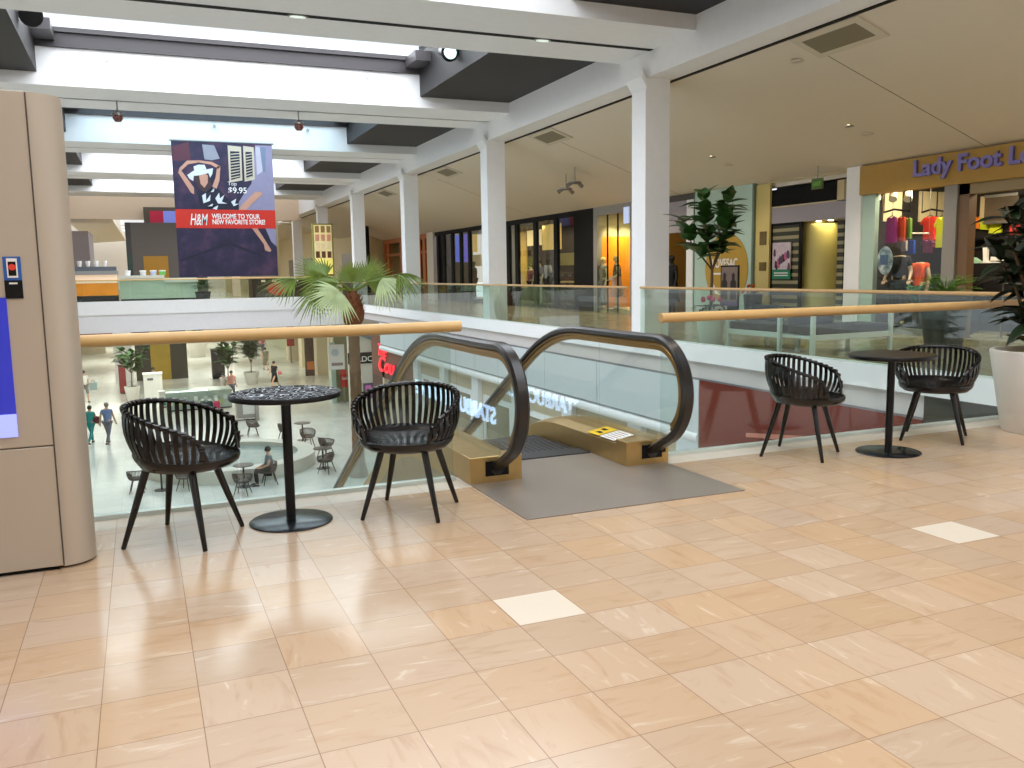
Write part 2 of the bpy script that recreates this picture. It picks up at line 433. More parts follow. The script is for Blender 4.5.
# upper far end
struct('wall_far_bulkhead', bx(-4.15, 9.5, 56, 56.4, aY(100, 219, 56).z, 7.3), mat('peach bulkhead', (226, 200, 172), .6))
struct('wall_far', bx(-40, 45, 96, 96.3, BZ, 9.5), M_WARMW)
struct('wall_far_pier', bx(4.9, 5.35, 52, 52.5, BZ, 5.7), mat('peach bulkhead'))
struct('wall_far_pier_wide', bx(5.5, 9.2, 63, 63.4, BZ, 5.6), M_CREAM)
struct('ceiling_far', MB().prism([aY(64, 218, 60), aY(112, 219, 60), aY(126, 241, 94), aY(92, 243, 94)], (0, 0, .2)), M_SOFFIT)
struct('floor_far', bx(-12, 16, 70, 96, -.2, BZ), M_TILE_WALK)
struct('ceiling_far_right', bx(8.6, 14.2, 64, 96, 5.0, 5.15), M_SOFFIT)
q0, q1 = aY(72, 231, 58), aY(88, 231, 58); struct('wall_far_left', bx(q0.x-1, q1.x, 58, 64, BZ, q1.z), M_LAV)
for i in range(3):
    struct('beam_far', bx(-1, 8, 76+5*i, 77.2+5*i, 5.6, 6.3), M_WHITE)
area('far hall daylight', (2, 84, 8.5), (10, 20), 900, (1, .98, .95))
area('far bridge daylight', (0, 64, 6.9), (8, 8), 350, (1, .97, .92))
# behind the camera
struct('wall_behind', bx(-14, 14.8, -12.2, -12, 0, 7.3), M_WARMW)

# ---------------------------------------------------------------- lamps of the place, and added fill
W = S.world or bpy.data.worlds.new('world'); S.world = W; W.use_nodes = True
bg = W.node_tree.nodes['Background']; bg.inputs[0].default_value = (.88, .94, 1, 1); bg.inputs[1].default_value = 1.35
# warm recessed lights of the near concourse and of the walkways
for x in (-6, 0, 6):
    for y in (6.52, -2.08): area('beam slot light', (x, y, 5.66), (.5, .12), 36, (1, .90, .78))
for k in range(7): spot('walkway downlight', (13.15, 9.1+4.59*k, cz(13.15)-.03), 200, (1, .86, .68), 120)
# added fill panels under the slabs, without fixtures, to brighten the lower level
for y in (52, 66, 80, 94): area('lower concourse fill', (2, y, -1.12), (14, 5), 900, (1, .96, .90))
# ================================================================ information kiosk (left edge)
k = thing('information_kiosk', 'tall champagne metal information kiosk with rounded side and blue screen at left', 'kiosk', (-.8, 4.85, 0))
mb = MB().box(-1.75, -.425, 4.70, 5.0, .02, .62).box(-1.75, -.425, 4.70, 5.0, .625, 2.285); mb.build('body', M_KIOSK, k, bevel=.004)
mb = MB(); n = 20
pts = [(-.43+.145*math.cos(a), 4.86+.145*math.sin(a), .012) for a in [(-PI/2+PI*i/n) for i in range(n+1)]]
mb.prism(pts, (0, 0, 2.272)); mb.build('rounded_side', M_KIOSK, k, True)
bx(-.428, -.423, 4.6975, 4.73, .02, 2.28).build('seam', mat('dark seam', (74, 64, 54), .6), k)
bx(-1.74, -.45, 4.72, 4.98, 0, .035).build('plinth', M_SLOT, k)  # black block standing in for the shadow gap under the kiosk
scr = bx(-1.55, -.572, 4.694, 4.70, .68, 1.34).build('screen', mat('blue lit screen', (38, 44, 150), .2, emit=.9, noise=.15, nscale=8), k); scr['label'] = 'lit blue screen with red lettering'
bx(-1.55, -.572, 4.690, 4.694, .68, .79).build('screen_footer', mat('pale blue lit', (150, 160, 240), .3, emit=.9, noise=0), scr)
for i in range(7):
    bx(-1.3+.02*i, -.64, 4.690, 4.694, .84+.066*i, .87+.066*i).build('screen_lettering', mat('magenta lit', (150, 30, 90), .3, emit=.7, noise=.2, nscale=60), scr)
st = bx(-.574, -.500, 4.696, 4.70, 1.335, 1.53).build('sticker', mat('blue sticker', (38, 92, 170), .4, noise=0), k); st['label'] = 'blue and black sticker with a red dot'
bx(-.574, -.500, 4.694, 4.697, 1.335, 1.42).build('sticker_footer', M_SLOT, st)
bx(-.559, -.515, 4.6935, 4.697, 1.432, 1.522).build('sticker_frame', M_PAPER, st)
bx(-.553, -.521, 4.6925, 4.695, 1.441, 1.507).build('sticker_face', M_SLOT, st)
MB().cyl((-.537, 4.6915, 1.481), (-.537, 4.693, 1.481), .015, 16).build('sticker_dot', mat('red dot', (226, 60, 44), .4, noise=0), st)
bx(-.554, -.520, 4.6925, 4.695, 1.402, 1.41).build('sticker_caption', M_PAPER, st)

# ================================================================ bistro chairs and tables
def chair_parts(t, wood):
    # seat bowl
    mb = MB(); mb.lathe([(1e-7, .430), (.10, .431), (.18, .438), (.235, .452), (.262, .468), (.274, .466), (.276, .452), (.268, .430), (.235, .408), (.15, .398), (1e-7, .396)], (.042, 0, 0), 40, 1.0, 1.02)
    for v in mb.v:                                        # the bowl rises towards the back
        f = min(1, max(0, (.16-(v.x-.042))/.34)); r_ = math.hypot(v.x-.042, v.y)/.27
        v.z += .036*f*f*(3-2*f)*min(1, r_)**3*(1 if v.z > .42 else .3)
    mb.build('seat', wood, t, True, world=False)
    SX = .042
    def rim(a):
        d = abs(math.degrees(a))
        K = ((0, .745), (20, .743), (45, .732), (60, .717), (75, .696), (90, .672), (105, .647), (118, .620), (126, .590), (133, .540), (138, .465))
        for (d0, z0), (d1, z1) in zip(K[:-1], K[1:]):
            if d <= d1+1e-6: z = z0+(z1-z0)*(d-d0)/(d1-d0); break
        r = .300 if d < 118 else .300-.026*((d-118)/20)
        return Vector((SX-r*math.cos(a), r*math.sin(a)*1.02, z))
    angs = [math.radians(-138+276*i/60) for i in range(61)]
    mb = MB(); mb.tube([rim(a) for a in angs], .0125, 10); mb.build('top_rail', wood, t, True, world=False)
    mb = MB()
    nsl = 35
    for i in range(nsl):
        a = math.radians(-132+264*i/(nsl-1)); top = rim(a); tx = Vector((math.sin(a), math.cos(a), 0)); out = Vector((-math.cos(a), math.sin(a), 0))
        bot = Vector((SX-.262*math.cos(a), .267*math.sin(a), .470+.03*max(0, math.cos(a)))); w = .0118
        path = []
        for j in range(7):
            f = j/6; p = bot.lerp(top, f)+out*(.020*math.sin(PI*f)); path.append((p, tx, out))
        path.append((top+out*.012+Vector((0, 0, .010)), tx, out)); 
        mb.sweep([(p+o2*.004, u, o2) for p, u, o2 in path], [(-w, -.0035), (w, -.0035), (w, .0035), (-w, .0035)])
        # loop of the strip over the rail
        mb.tube([top-tx*w, top+tx*w], .0175, 8)
    mb.build('slatted_back', wood, t, True, world=False)
    for q in (45, -45, 135, -135):
        a = math.radians(q); d = Vector((math.cos(a), math.sin(a), 0))
        mb = MB(); mb.tube([d*.175+Vector((0, 0, .425)), d*.245+Vector((0, 0, .22)), d*.322+Vector((0, 0, 0.004)), d*.323], [.0215, .0185, .0125, .010], 12)
        mb.build('leg', wood, t, True, world=False)
GC = 'black slat-back bistro chairs on the upper floor'
ch = thing('bistro_chair', 'black slat-back bistro chair beside the kiosk, left of the patterned table', 'chair', (.15, 5.0, 0), math.radians(-30), GC)
chair_parts(ch, M_CHAIR)
def chair(x, y, deg, label): return copy_thing(ch, (x, y, 0), math.radians(deg), label, GC)
chair(1.43, 4.965, 237, 'black slat-back bistro chair facing us right of the patterned table, beside escalator')
chair(4.59, 5.19, -57, 'black slat-back bistro chair between the escalator and the right-hand table')
chair(5.99, 5.19, 217, 'black slat-back bistro chair partly behind the right-hand table, beside white planter')
# table top with pale scroll pattern
k = N('scroll pattern top')
tc = k.n('TexCoord'); n1 = k.n('TexNoise'); n1.inputs['Scale'].default_value = 8; n1.inputs['Detail'].default_value = 1
k.l(tc.outputs['Object'], n1.inputs['Vector'])
s1 = k.math('ABSOLUTE', k.math('SINE', k.math('MULTIPLY', n1.outputs['Fac'], 30.0)))
k.l(k.ramp(s1, [(.0, lin((220, 226, 232))), (.22, lin((190, 198, 206))), (.36, lin((16, 17, 20))), (1, lin((10, 10, 12)))]), k.b.inputs['Base Color'])
k.b.inputs['Roughness'].default_value = .6; k.b.inputs['Specular IOR Level'].default_value = .03
t = thing('bistro_table', 'round black bistro table with pale scroll-pattern top between the left chairs', 'table', (.735, 5.07, 0), 0, 'round bistro tables on the upper floor')
MB().lathe([(1e-7, .728), (.30, .728), (.312, .731), (.316, .738), (.316, .754), (.312, .759), (1e-7, .7595)], n=56).build('tabletop', M_BLACKM, t, True, world=False)
MB().lathe([(1e-7, .7597), (.308, .7597), (.308, .7603), (1e-7, .7603)], n=56).build('top_pattern', MATS['scroll pattern top'], t, world=False)
MB().lathe([(.028, .008), (.028, .73)], n=20).build('stem', M_BLACKM, t, True, world=False)
MB().lathe([(.07, .715), (.07, .728)], n=20).build('top_plate', M_BLACKM, t, True, world=False)
MB().lathe([(.236, 0), (.238, .006), (.232, .011), (.05, .014), (1e-7, .015)], n=48).build('base', M_BASE, t, True, world=False)
t2 = copy_thing(t, (5.24, 4.95, 0), 0, 'round black bistro table with dark top between the right chairs')
t2.rotation_euler = (0, 0, 1)
for c in t2.children:
    if c.name.startswith('top_pattern'):
        c.data = c.data.copy(); c.data.materials.clear(); c.data.materials.append(M_BLACKM)

# ================================================================ escalator
E_ = thing('escalator', 'escalator going down, black handrails, brass trim and glass sides', 'escalator', (2.78, 5.42, 0))
SL = math.tan(math.radians(30)); Y0, Y1 = 7.08, 7.08+5.5/SL
def base(y):                                          # nosing line with rounded ends
    r = .55
    def soft(u): return 0 if u < -r else (u if u > r else (u+r)**2/(4*r))
    return -SL*soft(y-Y0) + SL*soft(y-Y1)
HX = {'left': 2.17, 'right': 3.40}
def rail_path():
    P = []
    c = Vector((0, 5.33, .565)); r = .368
    P += [Vector((0, 5.52, .085)), Vector((0, 5.38, .122))]
    for i in range(0, 19):
        a = math.radians(-112-158*i/18); P.append(c+Vector((0, r*math.cos(a), r*math.sin(a))))
    y = 5.6
    while y < Y1+1.7: P.append(Vector((0, y, base(y)+.93))); y += .16
    ce = Vector((0, Y1+1.75, LOW+.545))
    for i in range(0, 15):
        a = math.radians(90-180*i/14); P.append(ce+Vector((0, r*math.cos(a), r*math.sin(a))))
    return P
RP = rail_path()
def frames(P, x):
    out = []
    for i, p in enumerate(P):
        t = (P[min(i+1, len(P)-1)]-P[max(i-1, 0)]).normalized(); nrm = Vector((1, 0, 0)).cross(t)   # outward side of the loop
        out.append((Vector((x, p.y, p.z)), Vector((1, 0, 0)), nrm))
    return out
def rrect(w, h0, h1, c=.012): return [(-w, h0+c), (-w+c, h0), (w-c, h0), (w, h0+c), (w, h1-c), (w-c, h1), (-w+c, h1), (-w, h1-c)]
for side, x in HX.items():
    f = frames(RP, x)
    # the loop runs from the inlet round the nose: the outward normal points away from the glass
    sgn = 1 if f[8][2].y < 0 else -1
    f = [(p, u, w*sgn) for p, u, w in f]
    mb = MB(); mb.sweep(f, rrect(.046, -.024, .032, .016)); mb.build('handrail', M_RUBBER, E_, True)
    mb = MB(); mb.sweep(f[4:], rrect(.034, -.045, -.024, .006)); mb.sweep([(p-w*.05, u, w) for p, u, w in f[4:]], rrect(.02, -.03, .02, .005)); mb.build('handrail_frame', M_BRASSD, E_, True)
    # glass sides, one pane at a time
    xs = x
    ys = [5.36, 6.2, 7.25, 8.6, 10.1, 11.6, 13.1, 14.6, 16.1, Y1+1.5]
    def pane(ya, yb):
        n = 8; lo = [Vector((xs-.006, ya+(yb-ya)*i/n, base(ya+(yb-ya)*i/n)+.16)) for i in range(n+1)]
        hi = [Vector((xs-.006, ya+(yb-ya)*i/n, base(ya+(yb-ya)*i/n)+.87)) for i in range(n+1)]
        m2 = MB()
        for i in range(n): m2.prism([lo[i], lo[i+1], hi[i+1], hi[i]], (.012, 0, 0))
        # drop the hidden inner faces by building a single outline instead
        m2 = MB(); vs = lo+hi[::-1]; m2.prism(vs, (.012, 0, 0)); return m2
    nose = [Vector((xs-.006, 5.35, .165))]+[Vector((xs-.006, 5.33+.312*math.cos(a), .565+.312*math.sin(a))) for a in [math.radians(-90-180*i/14) for i in range(15)]]+[Vector((xs-.006, 5.35, .87))]
    MB().prism(nose, (.012, 0, 0)).build('glass_pane', M_GLASS, E_)
    for a, b in zip(ys[:-1], ys[1:]): pane(a+.006, b-.006).build('glass_pane', M_GLASS, E_)
    # brass deck: inner skirt, sloping top, outer edge
    i0, i1 = (2.35, 1.98) if side == 'left' else (3.19, 3.54)
    mb = MB(); path = []
    y = 5.43
    yy = []
    while y < Y1+2.3: yy.append(y); y += .2
    for y in yy: path.append((Vector((0, y, base(y))), Vector((1, 0, 0)), Vector((0, 0, 1))))
    lo = -.05
    sec = [(i0, lo), (i0, .145), ((i0+x)/2, .172), (x, .178), (i1, .178), (i1, lo)]
    mb.sweep(path, sec if side == 'left' else sec[::-1]); mb.build('deck', M_BRASS, E_)
    # newel plinth with black handrail inlet
    p = MB().box(min(i0, i1)-.006, max(i0, i1)+.006, 5.405, 5.56, 0, .184).build('newel_base', M_BRASS, E_, bevel=.006)
    bx(x-.085, x+.085, 5.40, 5.42, .05, .15).build('handrail_inlet', M_SLOT, p)
    MB().tube([(x, 5.395, .105), (x, 5.44, .095), (x, 5.5, .09)], .05, 10).build('inlet_boot', M_RUBBER, p, True)
    xb = i1+(.04 if side == 'left' else -.045)
    if side == 'right': bx(xb-.02, xb+.02, 5.397, 5.41, .085, .135).build('stop_button', M_SLOT, p)
    # truss side below the deck
    sgx = i1; mb = MB(); lo2 = [];
    path = [(Vector((0, y, base(y))), Vector((1, 0, 0)), Vector((0, 0, 1))) for y in yy if y > 5.75]
    a, b = sorted((i1, i1+(.03 if side == 'left' else -.03)))
    mb.sweep(path, [(a, -.85), (b, -.85), (b, -.05), (a, -.05)]); mb.build('truss_side', mat('beige truss cladding', (172, 158, 130), .5, metal=.2), E_)
mb = MB(); mb.sweep([(Vector((0, y, base(y))), Vector((1, 0, 0)), Vector((0, 0, 1))) for y in yy if y > 5.75], [(1.98, -.88), (3.54, -.88), (3.54, -.84), (1.98, -.84)]); mb.build('truss_underside', mat('beige truss cladding'), E_)
fp = MB().box(1.975, 3.515, 4.472, 6.05, .0005, .006).build('floor_plate', M_PLATE, E_)
bx(2.36, 3.18, 5.95, 6.16, .004, .014).build('comb', M_STEP, E_)
# steps
y = 6.16; k = 0
while y < Y1+1.0:
    z = min(0, max(LOW, base(y+.2)))
    mb = MB().box(2.37, 3.17, y, y+.40, z-.03, z-.004)
    for q in range(16): mb.box(2.38+.05*q, 2.40+.05*q, y, y+.40, z-.004, z)
    mb.box(2.37, 3.17, y, y+.02, z-.2, z-.03)
    mb.build('step', M_STEP, E_); y += .40; k += 1
yl = MB().prism([(3.20, 5.86, .157), (3.375, 5.86, .186), (3.375, 6.04, .186), (3.20, 6.04, .157)], (0, 0, .002)).build('warning_sticker', mat('yellow sticker', (240, 200, 20), .4, noise=0), E_)
yl['label'] = 'yellow warning sticker'
MB().prism([(3.24, 5.90, .1655), (3.27, 5.90, .1705), (3.27, 5.96, .1705), (3.24, 5.97, .1655)], (0, 0, .002)).build('pictogram', M_SLOT, yl)
MB().prism([(3.30, 5.94, .1755), (3.33, 5.93, .1805), (3.33, 6.0, .1805), (3.30, 6.0, .1755)], (0, 0, .002)).build('pictogram', M_SLOT, yl)
ws = MB().prism([(3.20, 5.62, .157), (3.375, 5.62, .186), (3.375, 5.84, .186), (3.20, 5.84, .157)], (0, 0, .002)).build('notice_sticker', M_PAPER, E_); ws['label'] = 'white notice sticker'
for q in range(5): MB().prism([(3.22+.03*q, 5.65, .1612+.005*q), (3.228+.03*q, 5.65, .1625+.005*q), (3.228+.03*q, 5.81, .1625+.005*q), (3.22+.03*q, 5.81, .1612+.005*q)], (0, 0, .002)).build('notice_line', mat('grey print', (150, 130, 130), .6), ws)

# ================================================================ glass balustrades
def balustrade(label, p0, p1, zb, zt, pane, rr, railmat, gmat, group, rail0=None, rail1=None, shoe=True):
    p0 = Vector((*p0, 0)); p1 = Vector((*p1, 0)); d = p1-p0; L = d.length; d.normalize(); s = Vector((-d.y, d.x, 0))
    t = thing('glass_balustrade', label, 'balustrade', (p0.x, p0.y, zb), 0, group)
    r0 = p0 - d*(rail0 or 0); r1 = p1 + d*(rail1 or 0)
    up = Vector((0, 0, 1))
    mb = MB(); mb.tube([r0+up*(zt-rr), r1+up*(zt-rr)], rr, 18); mb.build('handrail', railmat, t, True)
    n = max(1, round(L/pane)); w = L/n
    for i in range(n):
        a = p0+d*(i*w+.006); b = p0+d*((i+1)*w-.006); o = s*.007
        MB().prism([a-o+up*(zb+.02), b-o+up*(zb+.02), b+o+up*(zb+.02), a+o+up*(zb+.02)], up*(zt-rr-zb-.03)).build('glass_pane', gmat, t)
    if shoe:
        o = s*.028
        MB().prism([p0-o+up*zb, p1-o+up*zb, p1+o+up*zb, p0+o+up*zb], up*.026).build('base_shoe', mat('pale shoe', (206, 214, 206), .35, metal=.2), t)
    return t
GB = 'glass balustrades around the opening'
balustrade('glass balustrade with thick oak handrail left of the escalator, behind the patterned table', (-6.6, 5.61), (1.93, 5.61), 0, 1.10, 1.42, .037, M_RAIL, M_GLASS, GB, 0, .07)
balustrade('glass balustrade with thick oak handrail right of the escalator, behind right-hand table', (3.60, 5.61), (9.28, 5.61), 0, 1.10, 1.72, .037, M_RAIL, M_GLASS, GB, 0, 0)
balustrade('glass balustrade along the right walkway in front of the white-framed benches', (9.40, 5.68), (9.40, 15.40), .06, 1.10, 1.4, .026, mat('bronze rail', (196, 156, 104), .35), M_GLASSG, GB)
balustrade('long glass balustrade on the right walkway beyond the nearest column', (9.40, 15.92), (9.40, 43.9), .06, 1.10, 1.4, .026, mat('bronze rail'), M_GLASSG, GB)
balustrade('glass balustrade across the far bridge above the grey fascia', (-8, 44.05), (9.2, 44.05), BZ+.04, 1.38, 1.9, .03, M_RAIL, M_GLASSG, GB)
# ================================================================ plants
def leaf(mb, base, d, up, L, w, fold=.25, droop=.25, n=5):
    """one leaf blade: base point, direction, up vector"""
    d = Vector(d).normalized(); s = d.cross(Vector(up))
    if s.length < 1e-4: s = d.orthogonal()
    s.normalize(); u = s.cross(d).normalized()
    vs = []; fs = []
    for i in range(n+1):
        f = i/n; wid = w*math.sin(PI*min(.98, .06+.94*f)**.8)*.5+.001
        c = Vector(base)+d*(L*f)-Vector((0, 0, 1))*(droop*L*f*f)
        vs += [c-s*wid+u*(fold*wid), c, c+s*wid+u*(fold*wid)]
    for i in range(n):
        a = i*3; fs += [(a, a+1, a+4, a+3), (a+1, a+2, a+5, a+4)]
    mb.add(vs, fs)
def rdir(zmin=-.2, zmax=.9):
    a = random.uniform(0, 2*PI); z = random.uniform(zmin, zmax); r = math.sqrt(max(0, 1-z*z)); return Vector((r*math.cos(a), r*math.sin(a), z))
def pot(t, x, y, z, rb, rt, h, m=M_POT, soil=M_SOIL):
    MB().lathe([(rb*.96, z), (rb, z+.02), (rt, z+h-.015), (rt-.005, z+h), (rt-.04, z+h), (rt-.05, z+h-.06), (1e-7, z+h-.06)], (x, y, 0), 40).build('pot', m, t, True)
    MB().lathe([(1e-7, z+h-.03), (rt*.5, z+h-.035), (rt-.05, z+h-.05), (rt-.05, z+h-.07), (1e-7, z+h-.07)], (x, y, 0), 28).build('soil', soil, t, True)
# big white pot at the right edge
PX, PY = 7.04, 5.03
t = thing('potted_plant', 'large tapered white pot with dark glossy-leaved plant at the right edge', 'potted plant', (PX, PY, 0))
pot(t, PX, PY, 0, .29, .405, .70, M_POT, M_MOSS)
mb = MB(); lm = MB()
for i in range(12):
    a = i*2.4; x0 = PX+.10*math.cos(a); y0 = PY+.10*math.sin(a); h = .75+.75*random.random()
    lean = Vector((.26*math.cos(a), .26*math.sin(a), 0)); pts = [Vector((x0, y0, .62))+lean*(q*q)+Vector((0, 0, h*q)) for q in (0, .35, .7, 1)]
    mb.tube(pts, [.022, .018, .014, .008], 7)
    for j in range(20):
        q = .26+.74*j/19; c = pts[0].lerp(pts[1], q/.35) if q < .35 else (pts[1].lerp(pts[2], (q-.35)/.35) if q < .7 else pts[2].lerp(pts[3], min(1, (q-.7)/.3)))
        dd = rdir(-.25, .75); leaf(lm, c, dd, (0, 0, 1), random.uniform(.28, .42), random.uniform(.10, .15), .3, .25)
for i in range(16):
    a = i*2*PI/16; leaf(lm, (PX+.06*math.cos(a), PY+.06*math.sin(a), .70), (math.cos(a), math.sin(a), .9), (0, 0, 1), random.uniform(.32, .42), .11, .3, .35)
mb.build('stems', M_STEM, t, True); lm.build('leaves', M_LEAFD, t)
# fiddle-leaf tree in a white pot beyond the balustrade
def fiddle_tree(label, x, y, z, H, ph, rt, spread, lw, group=None, nl=60, bare=.42, flowers=False):
    t = thing('potted_tree', label, 'potted tree', (x, y, z), 0, group)
    pot(t, x, y, z, rt*.66, rt, ph)
    tr = MB(); lf = MB(); P0 = Vector((x, y, z+ph-.05)); top = Vector((x+.04, y, z+H-.25))
    fork = P0.lerp(top, bare*.85)
    tr.tube([P0, fork], [.032, .026], 8)
    for i in range(6):
        a = i*2*PI/6+.4; out = Vector((math.cos(a), math.sin(a), 0))*spread*(.55 if i % 2 else .95)
        tip = Vector((x, y, z+H-.3-.5*(i % 3)*.6*spread))+out
        mid = fork.lerp(tip, .5)+out*.15
        tr.tube([fork, mid, tip], [.02, .014, .008], 6)
        for j in range(nl//6):
            q = .25+.8*j/(nl//6); c = fork.lerp(mid, q*2) if q < .5 else mid.lerp(tip, (q-.5)*2)
            dd = (rdir(-.1, .8)+out*.7).normalized(); leaf(lf, c, dd, (0, 0, 1), lw*random.uniform(1.1, 1.5), lw*random.uniform(.7, .95), .2, .18)
    tr.build('trunk', M_STEM, t, True); lf.build('leaves', M_LEAF, t)
    if flowers:
        fl = MB()
        for i in range(34):
            a = i*2.4; leaf(fl, (x+.1*math.cos(a), y+.1*math.sin(a), z+ph-.03), (math.cos(a), math.sin(a), random.uniform(.2, .9)), (0, 0, 1), random.uniform(.22, .38), .08, .2, .6)
        fl.build('underplanting', M_LEAFD, t)
        fm = MB()
        for i in range(7): fm.ball((x-.12+.05*i*math.cos(i), y-.22+.03*i, z+ph+.12+.02*(i % 3)), .045, 8)
        fm.build('pink_flowers', mat('pink petals', (200, 80, 120), .6), t, True)
    return t
fiddle_tree('fiddle-leaf tree with pink flowers in tall white pot by the first column', 9.83, 13.6, 0, 3.05, .74, .30,   .60, .31, None, 126, .40, True)
# fern in a dark pot in front of the sportswear shop
t = thing('potted_fern', 'bright green fern in a tall dark pot in front of the orange shop sign', 'potted fern', (12.8, 10.98, 0))
pot(t, 12.8, 10.98, 0, .30, .42, .94, mat('dark stone pot', (42, 42, 44), .5, noise=.2))
fr = MB()
for i in range(46):
    a = i*2.4; up = random.uniform(.5, 2.2); d = Vector((math.cos(a), math.sin(a), up)).normalized(); L = random.uniform(.5, .78); b = Vector((12.8, 10.98, .93))
    pr_ = None
    for j in range(1, 9):
        f = j/8; c = b+d*(L*f)-Vector((0, 0, .42*L*f*f)); s_ = d.cross(Vector((0, 0, 1))).normalized()
        for sg in (-1, 1): leaf(fr, c, s_*sg+d*.35, (0, 0, 1), .13*(1-f*.55), .036, .1, .25, 2)
    fr.tube([b, b+d*(L*.5)-Vector((0, 0, .42*L*.25)), b+d*L-Vector((0, 0, .42*L))], .005, 4)
fr.build('fronds', M_LEAFL, t)
# fan palm growing from the lower floor
TX, TY = 6.62, 29.3
t = thing('fan_palm', 'tall fan palm with bulging brown fibre crown rising from the lower floor', 'palm tree', (TX, TY, LOW))
tk = MB(); pts = []; rr = []
for i in range(29):
    z = LOW+(5.35)*i/28; pts.append((TX, TY, z)); rr.append(.21-.0012*i+(.012 if i % 2 else 0)+(.12*(1-i/3) if i < 3 else 0))
tk.tube(pts, rr, 16); tk.build('trunk', M_BARK, t, True)
cr = MB().lathe([(.17, -.42), (.25, -.28), (.36, -.06), (.385, .14), (.34, .40), (.24, .66), (.14, .88), (1e-7, .95)], (TX, TY, 0), 18)
for i in range(70):
    a = i*2.4; z = -.2+.9*(i/70); r = .36*(1-abs(z-.2)*.55); leaf(cr, (TX+r*math.cos(a), TY+r*math.sin(a), z), (math.cos(a), math.sin(a), 1.6), (0, 0, 1), .2, .09, .3, .0, 2)
cr.build('fibre_crown', M_FIBER, t)
hub0 = Vector((TX, TY, 1.0))
Rr = Vector((.92, -.39, 0)); Fr = Vector((.39, .92, 0)); UZ = Vector((0, 0, 1))
# every fan: hub (sideways, towards the viewer, up), pointing direction, facing (viewer, up), radius, droop, pale underside
FANS = [((-.85, .1, .40), (-.9, .1, .50), (.6, .8), 1.25, .08, 0), ((-1.85, .2, .32), (-1, .2, .12), (.35, 1), 1.25, .40, 0), ((-1.0, .5, -.02), (-.8, .4, -.45), (.7, .7), 1.0, .45, 0),
        ((-.30, .75, -.10), (-.55, .55, -.45), (1, .35), 1.20, .25, 1), ((.0, .1, .20), (.05, 0, 1), (1, .1), .72, .0, 0), ((.50, .1, .22), (.80, -.05, .62), (.8, .4), 1.05, .05, 0),
        ((1.05, .35, .25), (.95, .3, -.05), (.6, .9), 1.15, .45, 1), ((1.62, .3, .42), (1, .1, .15), (.3, 1), 1.1, .60, 0), ((-.45, .3, .15), (-.8, .3, .2), (.6, .8), .95, .25, 0)]
for hb, ad, fc, R_, dr, pale in FANS:
    hub = hub0+Rr*hb[0]-Fr*hb[1]+UZ*hb[2]; ax = (Rr*ad[0]-Fr*ad[1]+UZ*ad[2]).normalized()
    nrm = (-Fr*fc[0]+UZ*fc[1]); nrm = (nrm-ax*nrm.dot(ax)).normalized(); side = ax.cross(nrm)
    fm = MB(); ns = 26
    for i in range(ns):
        th = math.radians(-88+176*i/(ns-1)); dd = ax*math.cos(th)+side*math.sin(th)-nrm*(.14*abs(math.sin(th)))
        leaf(fm, hub, dd, nrm, R_*(.80+.20*math.cos(th))*random.uniform(.88, 1.06), .072, .5, dr*random.uniform(.7, 1.2), 5)
    o = fm.build('frond', M_PALML if pale else M_PALM, t)
    MB().tube([hub0-UZ*.15, hub0.lerp(hub, .55)+Vector((0, 0, .04)), hub], [.04, .026, .018], 7).build('petiole', M_PALM, o, True)

# ================================================================ benches on the right walkway
def bench(label, o, u, L, dep):
    """o: front end corner, u: direction along the front, dep: depth vector"""
    o = Vector((*o, 0)); u = Vector((*u, 0)).normalized(); d = Vector((*dep, 0)); Z = Vector((0, 0, 1)); dn = d.normalized(); D_ = d.length
    t = thing('lounge_bench', label, 'bench', o+u*(L/2)+d*.5, 0, 'white framed lounge benches')
    def blk(u0, u1, d0, d1, z0, z1): return MB().prism([o+u*u0+dn*d0+Z*z0, o+u*u1+dn*d0+Z*z0, o+u*u1+dn*d1+Z*z0, o+u*u0+dn*d1+Z*z0], Z*(z1-z0))
    for a in (0, L-.07):
        blk(a, a+.07, 0, .07, 0, .66).build('front_leg', M_WFRAME, t, bevel=.012); blk(a+(.3 if a == 0 else -.3), a+.07+(.3 if a == 0 else -.3), D_-.07, D_, 0, .34).build('rear_leg', M_WFRAME, t, bevel=.012)
    blk(.07, L-.07, 0.0, .06, .24, .33).build('front_rail', M_WFRAME, t, bevel=.008); blk(.02, L-.02, .06, D_, .26, .31).build('seat_frame', M_WFRAME, t, bevel=.006)
    blk(.075, L-.075, .02, D_-.05, .33, .47).build('seat_cushion', M_CUSH, t, bevel=.04)
    blk(.08, L*.55, D_-.2, D_-.04, .47, .76).build('back_cushion', M_CUSH, t, bevel=.04)
    return t
bench('white-framed bench with charcoal cushions nearest the glass balustrade, right of the other', (10.0, 11.08), (1, .05), 1.84, (-.03, .72))
bench('white-framed bench with charcoal cushions beside the white-potted fiddle-leaf tree', (9.97, 13.34), (.02, -1), 1.46, (.72, 0))

